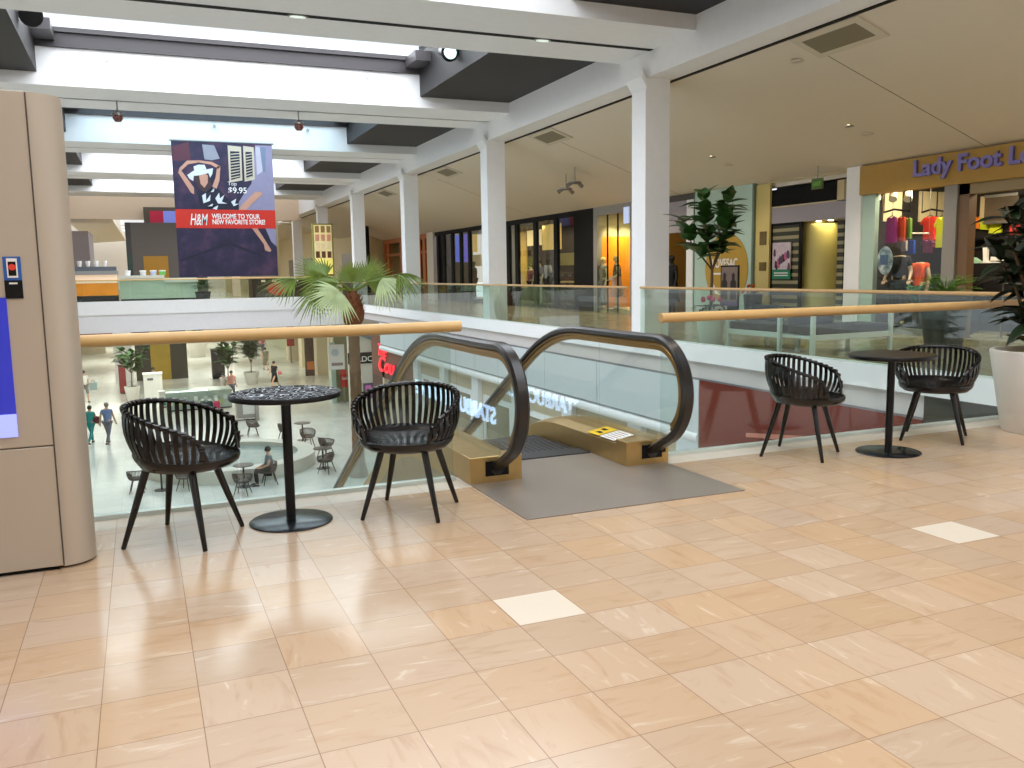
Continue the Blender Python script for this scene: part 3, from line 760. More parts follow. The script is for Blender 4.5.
# ================================================================ ceiling fittings
def vent(x, y, w, l, label):
    t = thing('ceiling_vent', label, 'vent', (x, y, cz(x)), 0, 'square vents in the sloped ceiling')
    def q(x0, x1, y0, y1, d0, d1): return MB().prism([(x0, y0, cz(x0)-d0), (x1, y0, cz(x1)-d0), (x1, y0, cz(x1)-d1), (x0, y0, cz(x0)-d1)], (0, y1-y0, 0))
    q(x-w/2, x+w/2, y-l/2, y+l/2, .005, .03).build('frame', mat('vent frame', (214, 204, 186), .6), t)
    g = q(x-w/2+.12, x+w/2-.12, y-l/2+.16, y+l/2-.16, .028, .034); g.build('grille', mat('vent grille', (134, 126, 104), .6, noise=.2, nscale=60), t)
for i, (y, lb) in enumerate(((11.32, 'large square ceiling vent above the orange shop sign'), (22.0, 'square ceiling vent left of the nearest white column'), (30.6, 'square ceiling vent left of the second white column'), (39.2, 'small far ceiling vent between the third and fourth columns'))):
    vent(10.55, y, .66, 1.5, lb)
def fitting(name, label, cat, px, py, group=None):
    d = ray(px, py); k_ = (5.2-CH+.345*10.2)/(d.z+.345*d.x); p = CAMC+d*k_
    return thing(name, label, cat, p, 0, group), p
for px, py, lb in ((850, 126, 'lit round downlight in the sloped ceiling above the black shop sign'), (713, 157, 'lit round downlight in the sloped ceiling above the fiddle-leaf tree')):
    t, p = fitting('downlight', lb, 'ceiling light', px, py, 'lit downlights in the sloped ceiling')
    MB().lathe([(.09, -.015), (.09, .01), (.06, .01), (.06, -.015)], p, 20).build('trim_ring', M_STEEL, t, True)
    MB().lathe([(1e-7, -.012), (.06, -.012), (.06, 0), (1e-7, 0)], p, 20).build('lamp', mat('warm lamp', (255, 232, 190), .4, emit=9, noise=0), t, True)
for px, py, lb in ((868, 134, 'flat round ceiling disc right of the downlight above the black shop sign'), (729, 165, 'flat round ceiling disc right of the downlight above the tree'), (798, 61, 'small round ceiling disc below the large vent')):
    t, p = fitting('ceiling_speaker', lb, 'speaker', px, py, 'round discs in the sloped ceiling')
    MB().lathe([(.12, -.02), (.12, .01), (1e-7, .01)], p, 20).build('grille', mat('vent frame'), t, True)
for px, py, lb in ((566, 186, 'hanging twin spotlight left of the nearest column'), (575, 179, 'hanging twin spotlight right of its neighbour near the column')):
    t, p = fitting('pendant_spotlight', lb, 'spotlight', px, py-12, 'spotlights hanging from the sloped ceiling')
    MB().cyl(p, p-Vector((0, 0, .42)), .014, 8).build('stem', M_STEEL, t, True)
    MB().lathe([(.16, -.42), (.19, -.44), (.19, -.47), (.1, -.49), (1e-7, -.49)], p, 20).build('ring', M_STEEL, t, True)
    for sg in (-1, 1): MB().tube([p+Vector((sg*.1, 0, -.45)), p+Vector((sg*.26, .06, -.56))], [.05, .065], 12).build('spot_head', M_STEEL, t, True)
for px, lb in ((117, 'small camera hanging under the cross beam near the kiosk'), (298, 'small camera hanging under the cross beam right of the red banner')):
    p = aY(px, 107, 23.75); p.z = 5.87
    t = thing('ceiling_camera', lb, 'camera', p, 0, 'cameras hanging under the cross beam')
    MB().cyl(p, p-Vector((0, 0, .44)), .018, 8).build('stem', M_STEEL, t, True)
    MB().lathe([(.06, -.42), (.13, -.48), (.13, -.53), (1e-7, -.53)], p, 18).build('housing', M_STEEL, t, True)
    MB().lathe([(.11, -.53), (.12, -.60), (.07, -.68), (1e-7, -.69)], p, 18).build('dome', mat('reddish lens', (120, 70, 64), .2), t, True)
for x, sg, lb in ((7.0, -1, 'dark floodlight with a bright lens on the right charcoal ceiling box'), (-1.75, 1, 'dark round floodlight on the left charcoal ceiling box')):
    p = Vector((x, 19.4, 6.42)); t = thing('floodlight', lb, 'floodlight', p, 0, 'floodlights on the skylight sides')
    MB().cyl(p, p+Vector((sg*.14, 0, 0)), .03, 8).build('bracket', M_BLACKM, t, True)
    q = p+Vector((sg*.22, -.02, -.02))
    MB().tube([q+Vector((-sg*.05, .28, .1)), q+Vector((0, .1, .03)), q+Vector((0, -.12, -.05))], [.06, .2, .21], 18).build('housing', M_BLACKM, t, True)
    if sg < 0: MB().ball(q+Vector((0, -.13, -.055)), .15, 14, 1, 1, .25).build('lens', mat('bright lens', (200, 225, 225), .1, emit=1.2, noise=0), t, True)
for px, py, lb in ((542, 33, 'small lamp in the dark slot of the nearest cross beam, right of the other'), (297, 8, 'small lamp in the dark slot of the nearest cross beam, left of the other')):
    p = aY(px, py, 15.2); p.y = 15.18
    t = thing('slot_lamp', lb, 'lamp', (p.x, p.y, 5.65), 0, 'lamps in the slot of the cross beam')
    MB().lathe([(.17, 5.655), (.17, 5.69), (1e-7, 5.69)], p*1+Vector((0, 0, -p.z)), 18, 1, .45).build('housing', M_STEEL, t, True)
    MB().lathe([(1e-7, 5.645), (.13, 5.645), (.13, 5.66), (1e-7, 5.66)], p*1+Vector((0, 0, -p.z)), 18, 1, .45).build('lens', mat('soft lamp', (210, 226, 214), .4, emit=.9, noise=0), t, True)
for px, py, Y, lb in ((107, 60, 22.3, 'leftmost small sprinkler on the bright face of the second cross beam'), (246, 69, 22.3, 'middle small sprinkler on the bright face of the second cross beam'), (367, 78, 22.3, 'rightmost small sprinkler on the bright face of the second cross beam'),
                   (214, 127, 30.9, 'small sprinkler on the bluish cross beam above the banner'), (307, 131, 30.9, 'small sprinkler on the bluish cross beam right of the banner')):
    p = aY(px, py, Y); t = thing('sprinkler', lb, 'sprinkler', p, 0, 'sprinklers on the beam faces')
    MB().cyl(p, p-Vector((0, .12, 0)), .02, 8).build('pipe', M_STEEL, t); MB().cyl(p-Vector((0, .12, 0)), p-Vector((0, .15, 0)), .055, 12).build('rosette', M_STEEL, t, True)

# ================================================================ hanging banner
BY = 30.45
b00 = aY(173, 140, BY); b11 = aY(277, 277, BY)
BX0, BX1 = aY(174.5, 200, BY).x, aY(274.5, 200, BY).x; BZ1, BZ0 = aY(222, 142.5, BY).z, aY(227, 276.5, BY).z
bn = thing('hanging_banner', 'tall purple fashion banner with woman in white hat and red text band', 'banner', ((BX0+BX1)/2, BY, BZ0))
k = N('banner print')
tc = k.n('TexCoord'); n1 = k.n('TexNoise'); n1.inputs['Scale'].default_value = 1.3; n1.inputs['Detail'].default_value = 5; n1.inputs['Roughness'].default_value = .6
k.l(tc.outputs['Object'], n1.inputs['Vector'])
k.l(k.ramp(n1.outputs['Fac'], [(.3, lin((22, 16, 40))), (.5, lin((46, 34, 66))), (.66, lin((84, 52, 78))), (.8, lin((70, 64, 104)))]), k.b.inputs['Base Color']); k.b.inputs['Roughness'].default_value = .6
bx(BX0, BX1, BY, BY+.02, BZ0, BZ1).build('banner_cloth', MATS['banner print'], bn)
MB().cyl((BX0-.05, BY+.01, BZ1+.02), (BX1+.05, BY+.01, BZ1+.02), .03, 10).build('top_bar', M_STEEL, bn, True)
for x in (BX0+.4, BX1-.4): bx(x-.02, x+.02, BY, 30.9, BZ1+.0, BZ1+.04).build('bracket', M_STEEL, bn)
def buv(u, v, d=0): return Vector((BX0+(BX1-BX0)*u, BY-d, BZ1+(BZ0-BZ1)*v))
def bpoly(name, pts, m, d=.003, crop=True, par=None):
    q = [((x-100-(y-85)*.035)/765, (y-85)/1052) if crop else (x, y) for x, y in pts]
    q = [(min(1, max(0, u)), min(1, max(0, v))) for u, v in q]
    return MB().prism([buv(u, v, d) for u, v in q], (0, .0015, 0)).build(name, m, par or bn)
P_ = lambda n, c=None: mat('print '+n, c, .6, noise=.12, nscale=4)
bpoly('printed_floor', [(735, 95), (865, 95), (890, 612), (560, 612), (640, 480), (700, 400)], P_('lilac', (150, 140, 168)), .002)
bpoly('printed_wall', [(110, 130), (230, 90), (245, 230), (110, 240)], P_('maroon', (92, 44, 60)), .002)
bpoly('printed_cloth', [(330, 105), (420, 110), (460, 210), (400, 225), (345, 220)], P_('grey cloth', (150, 148, 160)))
for x0, x1, y1 in ((522, 625, 395), (640, 722, 385)):
    s_ = bpoly('printed_shutter', [(x0, 105), (x1, 112), (x1+6, y1-20), (x0+8, y1)], P_('cream', (206, 190, 168)), .004)
    bpoly('shutter_louvres', [(x0+18, 150), (x1-14, 150), (x1-10, y1-42), (x0+22, y1-20)], P_('navy', (26, 24, 48)), .0065, True, s_)
    for i in range(9): bpoly('shutter_slat', [(x0+22, 170+i*23), (x1-14, 162+i*22), (x1-14, 169+i*22), (x0+22, 178+i*23)], P_('cream'), .009, True, s_)
bpoly('printed_curtain', [(735, 105), (770, 108), (790, 300), (745, 330)], P_('pale', (196, 186, 200)), .004)
bpoly('printed_curtain', [(770, 108), (815, 112), (812, 300), (795, 305)], P_('blue grey', (120, 130, 156)), .004)
sk_ = P_('skin', (206, 150, 128))
wm = bpoly('printed_dress', [(285, 470), (330, 448), (425, 420), (470, 470), (525, 540), (600, 540), (600, 612), (310, 612)], P_('navy'), .006); wm['label'] = 'navy and white patterned dress print'
for q in (((320, 500), (350, 480), (350, 540), (385, 490), (380, 540), (330, 560)), ((420, 520), (450, 475), (455, 520), (490, 490), (470, 545), (510, 560), (440, 560)), ((360, 585), (400, 560), (395, 600), (440, 575), (430, 610)), ((540, 545), (580, 520), (570, 560), (600, 560), (560, 580)), ((345, 470), (375, 455), (380, 475), (415, 440), (410, 470))):
    bpoly('dress_pattern', q, P_('white', (226, 226, 232)), .009, True, wm)
bpoly('printed_arm', [(150, 320), (165, 318), (222, 262), (300, 246), (300, 230), (215, 234), (160, 290)], sk_, .008)
bpoly('printed_arm', [(146, 325), (172, 312), (262, 440), (262, 492), (240, 480)], sk_, .008)
bpoly('printed_arm', [(290, 244), (300, 228), (400, 238), (462, 268), (448, 290), (390, 258)], sk_, .008)
bpoly('printed_arm', [(440, 270), (464, 268), (455, 380), (432, 445), (398, 430), (425, 360)], sk_, .008)
bpoly('printed_hair', [(270, 360), (300, 330), (370, 330), (395, 420), (370, 450), (330, 470), (290, 440)], P_('brown', (70, 44, 48)), .007)
bpoly('printed_face', [(302, 345), (350, 330), (368, 345), (366, 400), (340, 440), (312, 410)], sk_, .010)
bpoly('printed_hat', [(214, 345), (262, 310), (345, 300), (408, 286), (402, 330), (385, 360), (372, 325), (300, 345), (262, 350), (258, 390), (230, 372)], P_('white'), .012)
bpoly('printed_hat', [(262, 278), (300, 262), (345, 262), (358, 296), (300, 306), (268, 312)], P_('white'), .013)
bpoly('printed_leg', [(600, 606), (620, 570), (730, 462), (770, 462), (790, 478), (700, 560), (650, 612)], sk_, .008)
bpoly('printed_leg', [(690, 740), (730, 735), (790, 830), (850, 930), (838, 945), (800, 930), (790, 880)], sk_, .006)
bpoly('printed_light', [(800, 740), (888, 740), (892, 900), (850, 860)], P_('lilac'), .004)
bpoly('printed_shadow', [(150, 1000), (520, 860), (800, 980), (790, 992), (520, 885), (160, 1012)], P_('navy'), .004)
rb = MB().prism([buv(0, .497, .012), buv(1, .497, .012), buv(1, .636, .012), buv(0, .636, .012)], (0, .004, 0)).build('red_band', mat('banner red', (214, 44, 26), .6, noise=0), bn); rb['label'] = 'red band with white lettering'
WT = mat('print letter white', (246, 240, 236), .6, noise=0)
hh = (BX1-BX0)
text('H&M', buv(.135, .612, .014), (1, 0, 0), hh*.165, WT, rb, .001, shear=.28, sx=.48, bold=.004)
text('WELCOME TO YOUR', buv(.355, .563, .014), (1, 0, 0), hh*.068, WT, rb, .001, bold=.005, sx=.74)
text('NEW FAVORITE STORE!', buv(.355, .605, .014), (1, 0, 0), hh*.068, WT, rb, .001, bold=.005, sx=.74)
text('Top', buv(.53, .315, .014), (1, 0, 0), hh*.055, WT, bn, .001)
text('$9.95', buv(.53, .372, .014), (1, 0, 0), hh*.085, WT, bn, .001, bold=.004)
# ================================================================ shop fronts on the right walkway
FX = 14.8
def yy(px, X=FX): return aX(px, 250, X).y
XD = (0, -1, 0)                                   # lettering on the right-hand fronts runs this way
def sbox(name, y0, y1, z0, z1, m, d0=0, d1=.15): return struct(name, bx(FX+d0, FX+d1, y0, y1, z0, z1), m)
nw = [10]
def pane(y0, y1, z0, z1, d=.04, g=None):
    nw[0] += 1; return struct('window_%d' % nw[0], bx(FX+d, FX+d+.012, y0, y1, z0, z1), g or M_GLASSC)
def room(y0, y1, back, side, ceil_m, depth=3.8):
    struct('wall_shop_back', bx(FX+depth, FX+depth+.1, y0, y1, 0, 3.5), back)
    struct('wall_shop_side', bx(FX+.15, FX+depth, y0-.05, y0+.02, 0, 3.5), side)
    struct('wall_shop_side', bx(FX+.15, FX+depth, y1-.02, y1+.05, 0, 3.5), side)
    struct('ceiling_shop', bx(FX+.15, FX+depth, y0, y1, 3.45, 3.55), ceil_m)
# --- sportswear shop with the orange fascia
sgn = thing('shop_sign', 'wide orange shop fascia with purple raised lettering at upper right', 'sign', (FX, 11.8, 2.97))
bx(FX-.1, FX+.15, 8.2, 14.97, 2.98, 3.60).build('fascia', M_ORANGEW, sgn)
LT = mat('purple letter', (128, 120, 190), .4, noise=0)
o = text('Lady Foot Locker', (FX-.13, 13.50, 3.23), XD, .44, LT, sgn, .03, bold=.012, sx=1.12); o['label'] = 'purple raised lettering'
sbox('trim_front_post', 12.49, 12.79, 0, 2.98, M_GREY, -.05, .12)
sbox('trim_front_jamb', 12.25, 12.49, 0, 2.98, mat('bronze jamb', (120, 92, 66), .5), 0, .2)
sbox('trim_front_head', 8.2, 12.49, 2.78, 2.98, mat('bronze head', (156, 138, 100), .5), 0, .2)
sbox('trim_front_jamb_teal', 14.60, 14.97, 0, 2.98, M_TEAL, 0, .12)
pane(12.79, 14.60, .12, 2.95); sbox('trim_front_sill', 12.79, 14.6, 0, .12, M_GREY)
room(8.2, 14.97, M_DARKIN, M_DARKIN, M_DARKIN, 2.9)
for y0, y1, z0, z1 in ((14.0, 14.55, 2.2, 2.95), (12.95, 13.6, 2.2, 2.95), (11.85, 12.3, 2.1, 2.75), (9.2, 10.2, 2.1, 2.75), (13.0, 14.5, 1.3, 2.15)):
    pass
for x0, x1 in ((15.35, 15.9), (16.45, 16.95), (17.05, 17.3)):
    struct('wall_shop_panel', bx(x0, x1, 14.90, 14.96, 2.42, 3.1), M_CREAM)
for y0, y1 in ((13.6, 14.3), (9.6, 10.8)): struct('wall_shop_panel', bx(17.62, 17.7, y0, y1, 2.35, 2.95), M_CREAM)
def shirt(px, py0, py1, X, w, m, label, grp, long=False, tilt=.35):
    p0 = aX(px, py0, X); p1 = aX(px, py1, X); h = p0.z-p1.z; y = p0.y
    t = thing('hanging_garment', label, 'garment', (X, y, p0.z), 0, grp)
    u = Vector((math.sin(tilt), math.cos(tilt), 0)); a = Vector((-math.cos(tilt), math.sin(tilt), 0))*.025
    c = Vector((X, y, p0.z))
    w *= 1.25
    def q(s_, z): return c+u*(s_*w)-Vector((0, 0, z*h))-a
    out = [q(-.14, .0), q(-.36, .03), q(-.62, .26), q(-.50, .34), q(-.36, .22), q(-.38, 1), q(.38, 1), q(.36, .22), q(.50, .34), q(.62, .26), q(.36, .03), q(.14, 0), q(0, .07)] if not long else [q(-.2, 0), q(-.34, .04), q(-.42, 1), q(.42, 1), q(.34, .04), q(.2, 0), q(0, .05)]
    MB().prism(out, a*2).build('cloth', m, t, bevel=.008)
    MB().tube([c+u*(-.3*w)-Vector((0, 0, .03*h)), c+Vector((0, 0, .03)), c+u*(.3*w)-Vector((0, 0, .03*h))], .008, 6).build('hanger', M_BLACKM, t)
    MB().tube([c+Vector((0, 0, .03)), c+Vector((0, 0, .10))], .006, 6).build('hook', M_BLACKM, t)
MC = lambda n, c=None: mat('cloth '+n, c, .8, noise=.1, nscale=12)
GG = 'garments hanging in the sportswear shop window'
shirt(892, 217, 243, 15.15, .46, MC('magenta', (160, 30, 120)), 'magenta top hanging leftmost behind the shop glass', GG, True)
shirt(902, 217, 241, 15.2, .34, MC('orange red', (214, 70, 20)), 'orange-red top hanging between magenta and green tops', GG, True)
shirt(908.5, 218, 239, 15.25, .28, MC('green', (110, 150, 50)), 'green top hanging right of the orange-red top', GG, True)
shirt(930, 216.5, 240, 16.1, .50, MC('red', (216, 44, 24)), 'red tee hanging beside the yellow top in the window', GG)
shirt(936, 217, 247, 16.35, .22, MC('orange', (232, 110, 20)), 'narrow orange top hanging between red tee and yellow top', GG, True)
shirt(942, 217, 247.5, 15.6, .36, MC('yellow', (220, 220, 30)), 'yellow top hanging rightmost beside the grey post', GG)
shirt(905, 240.5, 251, 15.6, .20, MC('white', (214, 208, 200)), 'small white top on the low window rail', GG, True)
shirt(912, 240, 254, 15.6, .26, MC('blue', (34, 80, 200)), 'blue top on the low window rail', GG, True)
shirt(928, 240, 253, 15.7, .36, MC('plum', (120, 40, 84)), 'plum patterned tee on the low window rail', GG)
rk = thing('garment_rack', 'white window rail carrying the lower row of garments', 'rack', (15.6, 13.3, 1.83))
a0, a1 = aX(892, 233.5, 15.6), aX(929, 233.5, 15.6)
MB().cyl(a0, a1, .018, 8).build('rail', M_PAPER, rk, True)
for p in (a0, a1): MB().cyl(p, p+Vector((0, 0, 3.45-p.z)), .006, 6).build('hanging_wire', M_STEEL, rk)
rk = thing('garment_rack', 'black curved rail carrying the upper row of garments', 'rack', (16.3, 13.3, 2.3))
for xa, xb, X in ((884, 910, 15.2), (922, 946, 15.95)):
    a0, a1 = aX(xa, 212.5, X), aX(xb, 211.5, X); MB().tube([a0, a0.lerp(a1, .4)+Vector((0, 0, .06)), a1], .022, 8).build('rail', M_BLACKM, rk, True)
    for p in (a0, a1): MB().cyl(p, p+Vector((0, 0, 3.45-p.z)), .01, 6).build('hanging_wire', M_BLACKM, rk)
for px, lb in ((877, 'lit white track spotlight leftmost above the shop window'), (893, 'white track spotlight in the middle above the shop window'), (908, 'white track spotlight rightmost above the shop window')):
    p = aX(px, 194, 15.3); t = thing('track_spotlight', lb, 'spotlight', p, 0, 'track spotlights above the sportswear window')
    MB().cyl(p, Vector((p.x, p.y, 3.45)), .02, 8).build('stem', M_BLACKM, t)
    MB().tube([p+Vector((.08, .06, .08)), p+Vector((-.08, -.08, -.12))], [.07, .09], 14).build('head', M_PAPER, t, True)
    if px == 877: MB().tube([p+Vector((-.08, -.08, -.12)), p+Vector((-.082, -.082, -.124))], .075, 14).build('lamp', mat('warm lamp'), t)
bc = aX(885, 260.5, 14.72); t = thing('window_decal', 'round clear bubble-like disc on the sportswear shop window', 'sign', bc)
k = N('bubble disc'); tc = k.n('TexCoord'); n1 = k.n('TexNoise'); n1.inputs['Scale'].default_value = 7; k.l(tc.outputs['Object'], n1.inputs['Vector'])
k.l(k.ramp(n1.outputs['Fac'], [(.35, lin((96, 116, 122))), (.55, lin((150, 170, 170))), (.72, lin((210, 222, 220)))]), k.b.inputs['Base Color']); k.b.inputs['Roughness'].default_value = .2
mb = MB(); mb.lathe([(1e-7, -.03), (.12, -.05), (.2, -.02), (.235, 0), (.2, .02), (1e-7, .02)], (0, 0, 0), 32)
mb.v = [Vector((bc.x+v.z*.6, bc.y+v.x*.92, bc.z+v.y*1.28)) for v in mb.v]; mb.build('disc', MATS['bubble disc'], t, True)
bx(bc.x-.045, bc.x-.03, bc.y-.1, bc.y+.1, bc.z-.09, bc.z+.12).build('print', mat('blue print', (70, 96, 124), .4, noise=.5, nscale=30), t)
# wall of garments behind the open doorway
def wgar(px0, px1, py0, py1, X, m, label, name='folded_garment'):
    a, b = aX(px0, py0, X), aX(px1, py1, X)
    y0, y1 = sorted((a.y, b.y)); z0, z1 = sorted((a.z, b.z)); w = y1-y0
    mb = MB().prism([(X, y0, z0), (X, y1, z0+.02), (X, y1-.1*w, z1), (X, y0+.55*w, z1-.04), (X, y0+.1*w, z1)], (.06, 0, 0))
    tag(mb.build(name, m, bevel=.01), label, 'garment', 'garments on the back wall of the sportswear shop')
wgar(963, 970, 216.5, 228, 17.63, MC('purple', (88, 24, 74)), 'purple garment on the back wall next to the doorway jamb')
wgar(974, 979, 216.5, 229, 17.6, MC('amber', (232, 130, 30)), 'amber garment on the back wall right of the purple one')
wgar(980, 987.5, 217, 230, 17.6, MC('lime', (196, 210, 30)), 'lime garment on the back wall right of the amber one')
wgar(989, 1001, 219, 234, 17.6, MC('acid', (214, 222, 40)), 'acid yellow garment under the dim poster')
wgar(1009, 1019, 225, 236, 17.6, MC('coral', (232, 60, 60)), 'coral garment behind the potted plant leaves')
wgar(962, 968, 241, 251, 17.2, MC('olive', (168, 170, 40)), 'olive yellow garment low on the back wall')
ledge = None
struct('wall_shop_ledge', bx(17.4, 17.7, 13.0, 14.85, 1.98, 2.02), M_SLOT)
q = aX(962, 284, 16.2); t = thing('display_plinth', 'black plinth under the acid yellow bag in the shop doorway', 'plinth', (16.23, q.y, 0)); bx(16.05, 16.45, q.y-.3, q.y+.3, .05, q.z-.0).build('body', M_SLOT, t); bx(16.08, 16.42, q.y-.27, q.y+.27, 0, .05).build('foot', M_BLACKM, t)
wgar(957.5, 967, 274, 284, 16.2, MC('acid'), 'acid yellow bag low in the doorway behind the fern', 'bag')
for px, py, c, lb in ((984.5, 253, M_PAPER, 'white boot-like display stand at the back of the sportswear shop'), (974.5, 262, mat('mint shoe', (150, 190, 160), .6), 'mint sports shoe on the shop display'), (996, 263, M_PAPER, 'white sports shoe on the shop display')):
    p = aX(px, py, 17.0); p.z = aX(985, 263.3, 17).z; mb = MB()
    if py < 255: mb.prism([(p.x, p.y+.1, p.z), (p.x, p.y-.16, p.z), (p.x, p.y-.06, p.z+.06), (p.x, p.y-.05, p.z+.32), (p.x, p.y-.12, p.z+.36), (p.x, p.y+.06, p.z+.36), (p.x, p.y+.03, p.z+.06)], (.08, 0, 0))
    else: mb.prism([(p.x, p.y+.16, p.z), (p.x, p.y-.14, p.z), (p.x, p.y-.14, p.z+.04), (p.x, p.y+.02, p.z+.13), (p.x, p.y+.14, p.z+.14)], (.1, 0, 0))
    tag(mb.build('display_stand' if py < 255 else 'sports_shoe', c, bevel=.01), lb, 'display stand' if py < 255 else 'shoe')
struct('wall_shop_shelf', MB().box(16.9, 17.6, 8.6, 14.6, .0, aX(985, 263.3, 17).z), mat('black shop shelf', (18, 16, 16), .5))
a, b = aX(985, 197, 17.5), aX(1017, 221, 17.5)
t = thing('wall_poster', 'dim brown poster at the back of the sportswear shop', 'poster', (17.5, (a.y+b.y)/2, b.z))
bx(17.5, 17.54, b.y, a.y, b.z, a.z).build('print', mat('dim poster', (84, 70, 52), .5, noise=.6, nscale=3), t)
for z in (a.z, b.z): bx(17.47, 17.55, b.y, a.y, z-.03, z+.03).build('frame_bar', M_STEEL, t)
for y0 in (11.4,):
    t = thing('chrome_rail', 'thin chrome display rail inside the shop doorway', 'rack', (15.6, 11.5, 0))
    MB().tube([(15.6, 12.05, 0), (15.6, 12.05, 1.05), (15.6, 10.6, 1.05), (15.6, 10.6, 0)], .018, 8).build('frame', M_STEEL, t, True)
    MB().cyl((15.6, 12.05, .85), (15.6, 10.6, .85), .014, 8).build('crossbar', M_STEEL, t, True)
area('shop light', (15.6, 13.6, 3.4), (.5, 1.6), 100, (1, .86, .62)); area('shop light', (16.4, 11.4, 3.4), (.8, 1.6), 90, (1, .86, .62))
# --- white pilaster and the recessed black sign
sbox('trim_shop_pilaster', 14.97, 15.42, 0, 3.62, M_WHITE, -.04, .3)
sbox('trim_shop_head', 15.42, 24.7, 3.45, 3.62, M_SOFFIT, .2, .4)
bs = thing('shop_sign', 'blank black sign box above the slatted shop window', 'sign', (FX+.12, 17.0, 2.95))
bx(FX+.12, FX+.6, 15.85, 18.30, 2.96, 3.38).build('panel', mat('sign black', (8, 7, 7), .7, spec=.2), bs)
bx(FX+.10, FX+.62, 15.64, 15.85, 2.95, 3.40).build('end_cap', M_CREAM, bs); bx(FX+.10, FX+.62, 15.85, 18.3, 2.93, 2.96).build('lower_trim', M_CREAM, bs)
sbox('trim_shop_soffit', 15.5, 18.34, 2.54, 2.93, M_LAV, .12, 1.0)
struct('wall_shop_back', bx(FX+1.5, FX+1.6, 15.42, 18.7, 0, 3.6), M_YELLOW)
struct('wall_recess_head', bx(FX+.74, FX+.84, 15.42, 18.7, 2.5, 3.7), M_SLOT)
struct('ceiling_recess', bx(FX+.1, FX+1.6, 15.42, 18.7, 3.56, 3.66), M_CREAM)
k = N('slat blind'); tc = k.n('TexCoord'); sp = k.n('SeparateXYZ'); k.l(tc.outputs['Object'], sp.inputs[0])
st = k.math('GREATER_THAN', k.math('FRACT', k.math('MULTIPLY', sp.outputs[2], 5.4)), .55)
k.l(k.mix(st, lin((44, 42, 24)), lin((150, 140, 104))), k.b.inputs['Base Color'])
y1, y0 = aX(772.5, 250, FX+.15).y, aX(799.5, 250, FX+.15).y
struct('window_60', bx(FX+.15, FX+.19, y0, y1, .05, 2.5), MATS['slat blind'])
struct('trim_slat_frame', MB().box(FX+.12, FX+.2, y0-.06, y0, 0, 2.54).box(FX+.12, FX+.2, y1, y1+.06, 0, 2.54).box(FX+.12, FX+.2, y0, y1, 2.48, 2.54), M_SLOT)
a, b = aX(837, 250, FX+.4), aX(843, 250, FX+.4); struct('window_61', bx(FX+.40, FX+.44, b.y, a.y, .05, 2.52), MATS['slat blind'])
a, b = aX(804, 250, FX+.75), aX(834, 250, FX+.75); cr_ = (a.y-b.y)/2
mb = MB().lathe([(cr_, 0), (cr_, 2.55)], (FX+.85, (a.y+b.y)/2, 0), 28); struct('column_shop', mb, mat('olive glowing column', (188, 176, 104), .5), True)
a, b = aX(773, 243, FX+.1), aX(790, 279, FX+.1)
t = thing('window_poster', 'crowd poster with green caption band in the slatted shop window', 'poster', (FX+.1, (a.y+b.y)/2, b.z))
bx(FX+.09, FX+.12, b.y, a.y, b.z+.24, a.z).build('picture', mat('crowd print', (196, 180, 188), .5, noise=.5, nscale=9), t)
for q in range(15):
    cy = b.y+.05+(a.y-b.y-.1)*((q*.618) % 1); z = b.z+.3+.36*((q*.37) % 1)*(1 if q % 3 else 1.4)
    MB().lathe([(1e-7, -.1), (.05, -.06), (.04, .03), (.035, .08), (1e-7, .11)], (FX+.09, cy, z), 8, .2, 1).build('crowd_figure', mat('crowd %d' % (q % 4), ((90, 40, 60), (50, 50, 80), (190, 90, 130), (40, 36, 40))[q % 4], .6), t, True)
bx(FX+.09, FX+.12, b.y, a.y, b.z, b.z+.24).build('caption_band', mat('poster green', (20, 120, 84), .5, noise=0), t)
for z in (.09, .15): bx(FX+.085, FX+.092, b.y+.08, a.y-.08, b.z+z-.012, b.z+z+.012).build('caption_line', M_PAPER, t)
a = aX(816.5, 189, FX-.35); t = thing('exit_sign', 'small green hanging exit sign under the sloped ceiling', 'sign', a)
bx(a.x, a.x+.05, a.y-.17, a.y+.17, a.z, a.z+.24).build('panel', mat('green sign', (70, 92, 20), .4, emit=.08, noise=0), t)
text('EXIT', (a.x-.004, a.y+.13, a.z+.07), XD, .13, mat('green letter', (110, 190, 60), .4, emit=.2, noise=0), t, .002)
MB().cyl((a.x+.025, a.y, a.z+.24), (a.x+.025, a.y, cz(a.x+.025)), .012, 8).build('stem', M_STEEL, t)
for y in (16.35, 16.75): 
    t = thing('downlight', 'lit downlight under the grey soffit, %s of two over the olive column' % ('right' if y < 16.5 else 'left'), 'ceiling light', (FX+.4, y, 2.53), 0, 'downlights under the grey shop soffit')
    MB().lathe([(1e-7, -.01), (.06, -.01), (.06, .01), (1e-7, .01)], (FX+.4, y, 2.53), 16).build('lamp', mat('warm lamp'), t)
area('recess light', (FX+.55, 16.8, 2.48), (.4, 1.2), 16, (1, .85, .5))
# --- yellow wall, teal front with the ochre disc
sbox('wall_yellow', 18.12, 18.66, 0, 3.55, M_YELLOW, .05, .11)
for z0, z1, lb in ((2.02, 2.36, 'small dark plaque, upper of two on the yellow wall'), (1.36, 1.58, 'small dark plaque, lower of two on the yellow wall')):
    tag(MB().box(FX+.02, FX+.05, 18.22, 18.46, z0, z1).build('wall_plaque', mat('dark plaque', (110, 86, 36), .5, noise=.5, nscale=20)), lb, 'plaque', 'plaques on the yellow wall')
t = thing('flower_pot', 'dark pot with small orange flowers at the foot of the yellow wall', 'potted plant', (FX-.36, 18.2, 0))
pot(t, FX-.36, 18.2, 0, .18, .24, .78, mat('dark stone pot'))
lf = MB(); fm = MB()
for i in range(40):
    d = rdir(.1, 1); leaf(lf, (FX-.36, 18.2, .76), d, (0, 0, 1), random.uniform(.16, .28), .07, .2, .3)
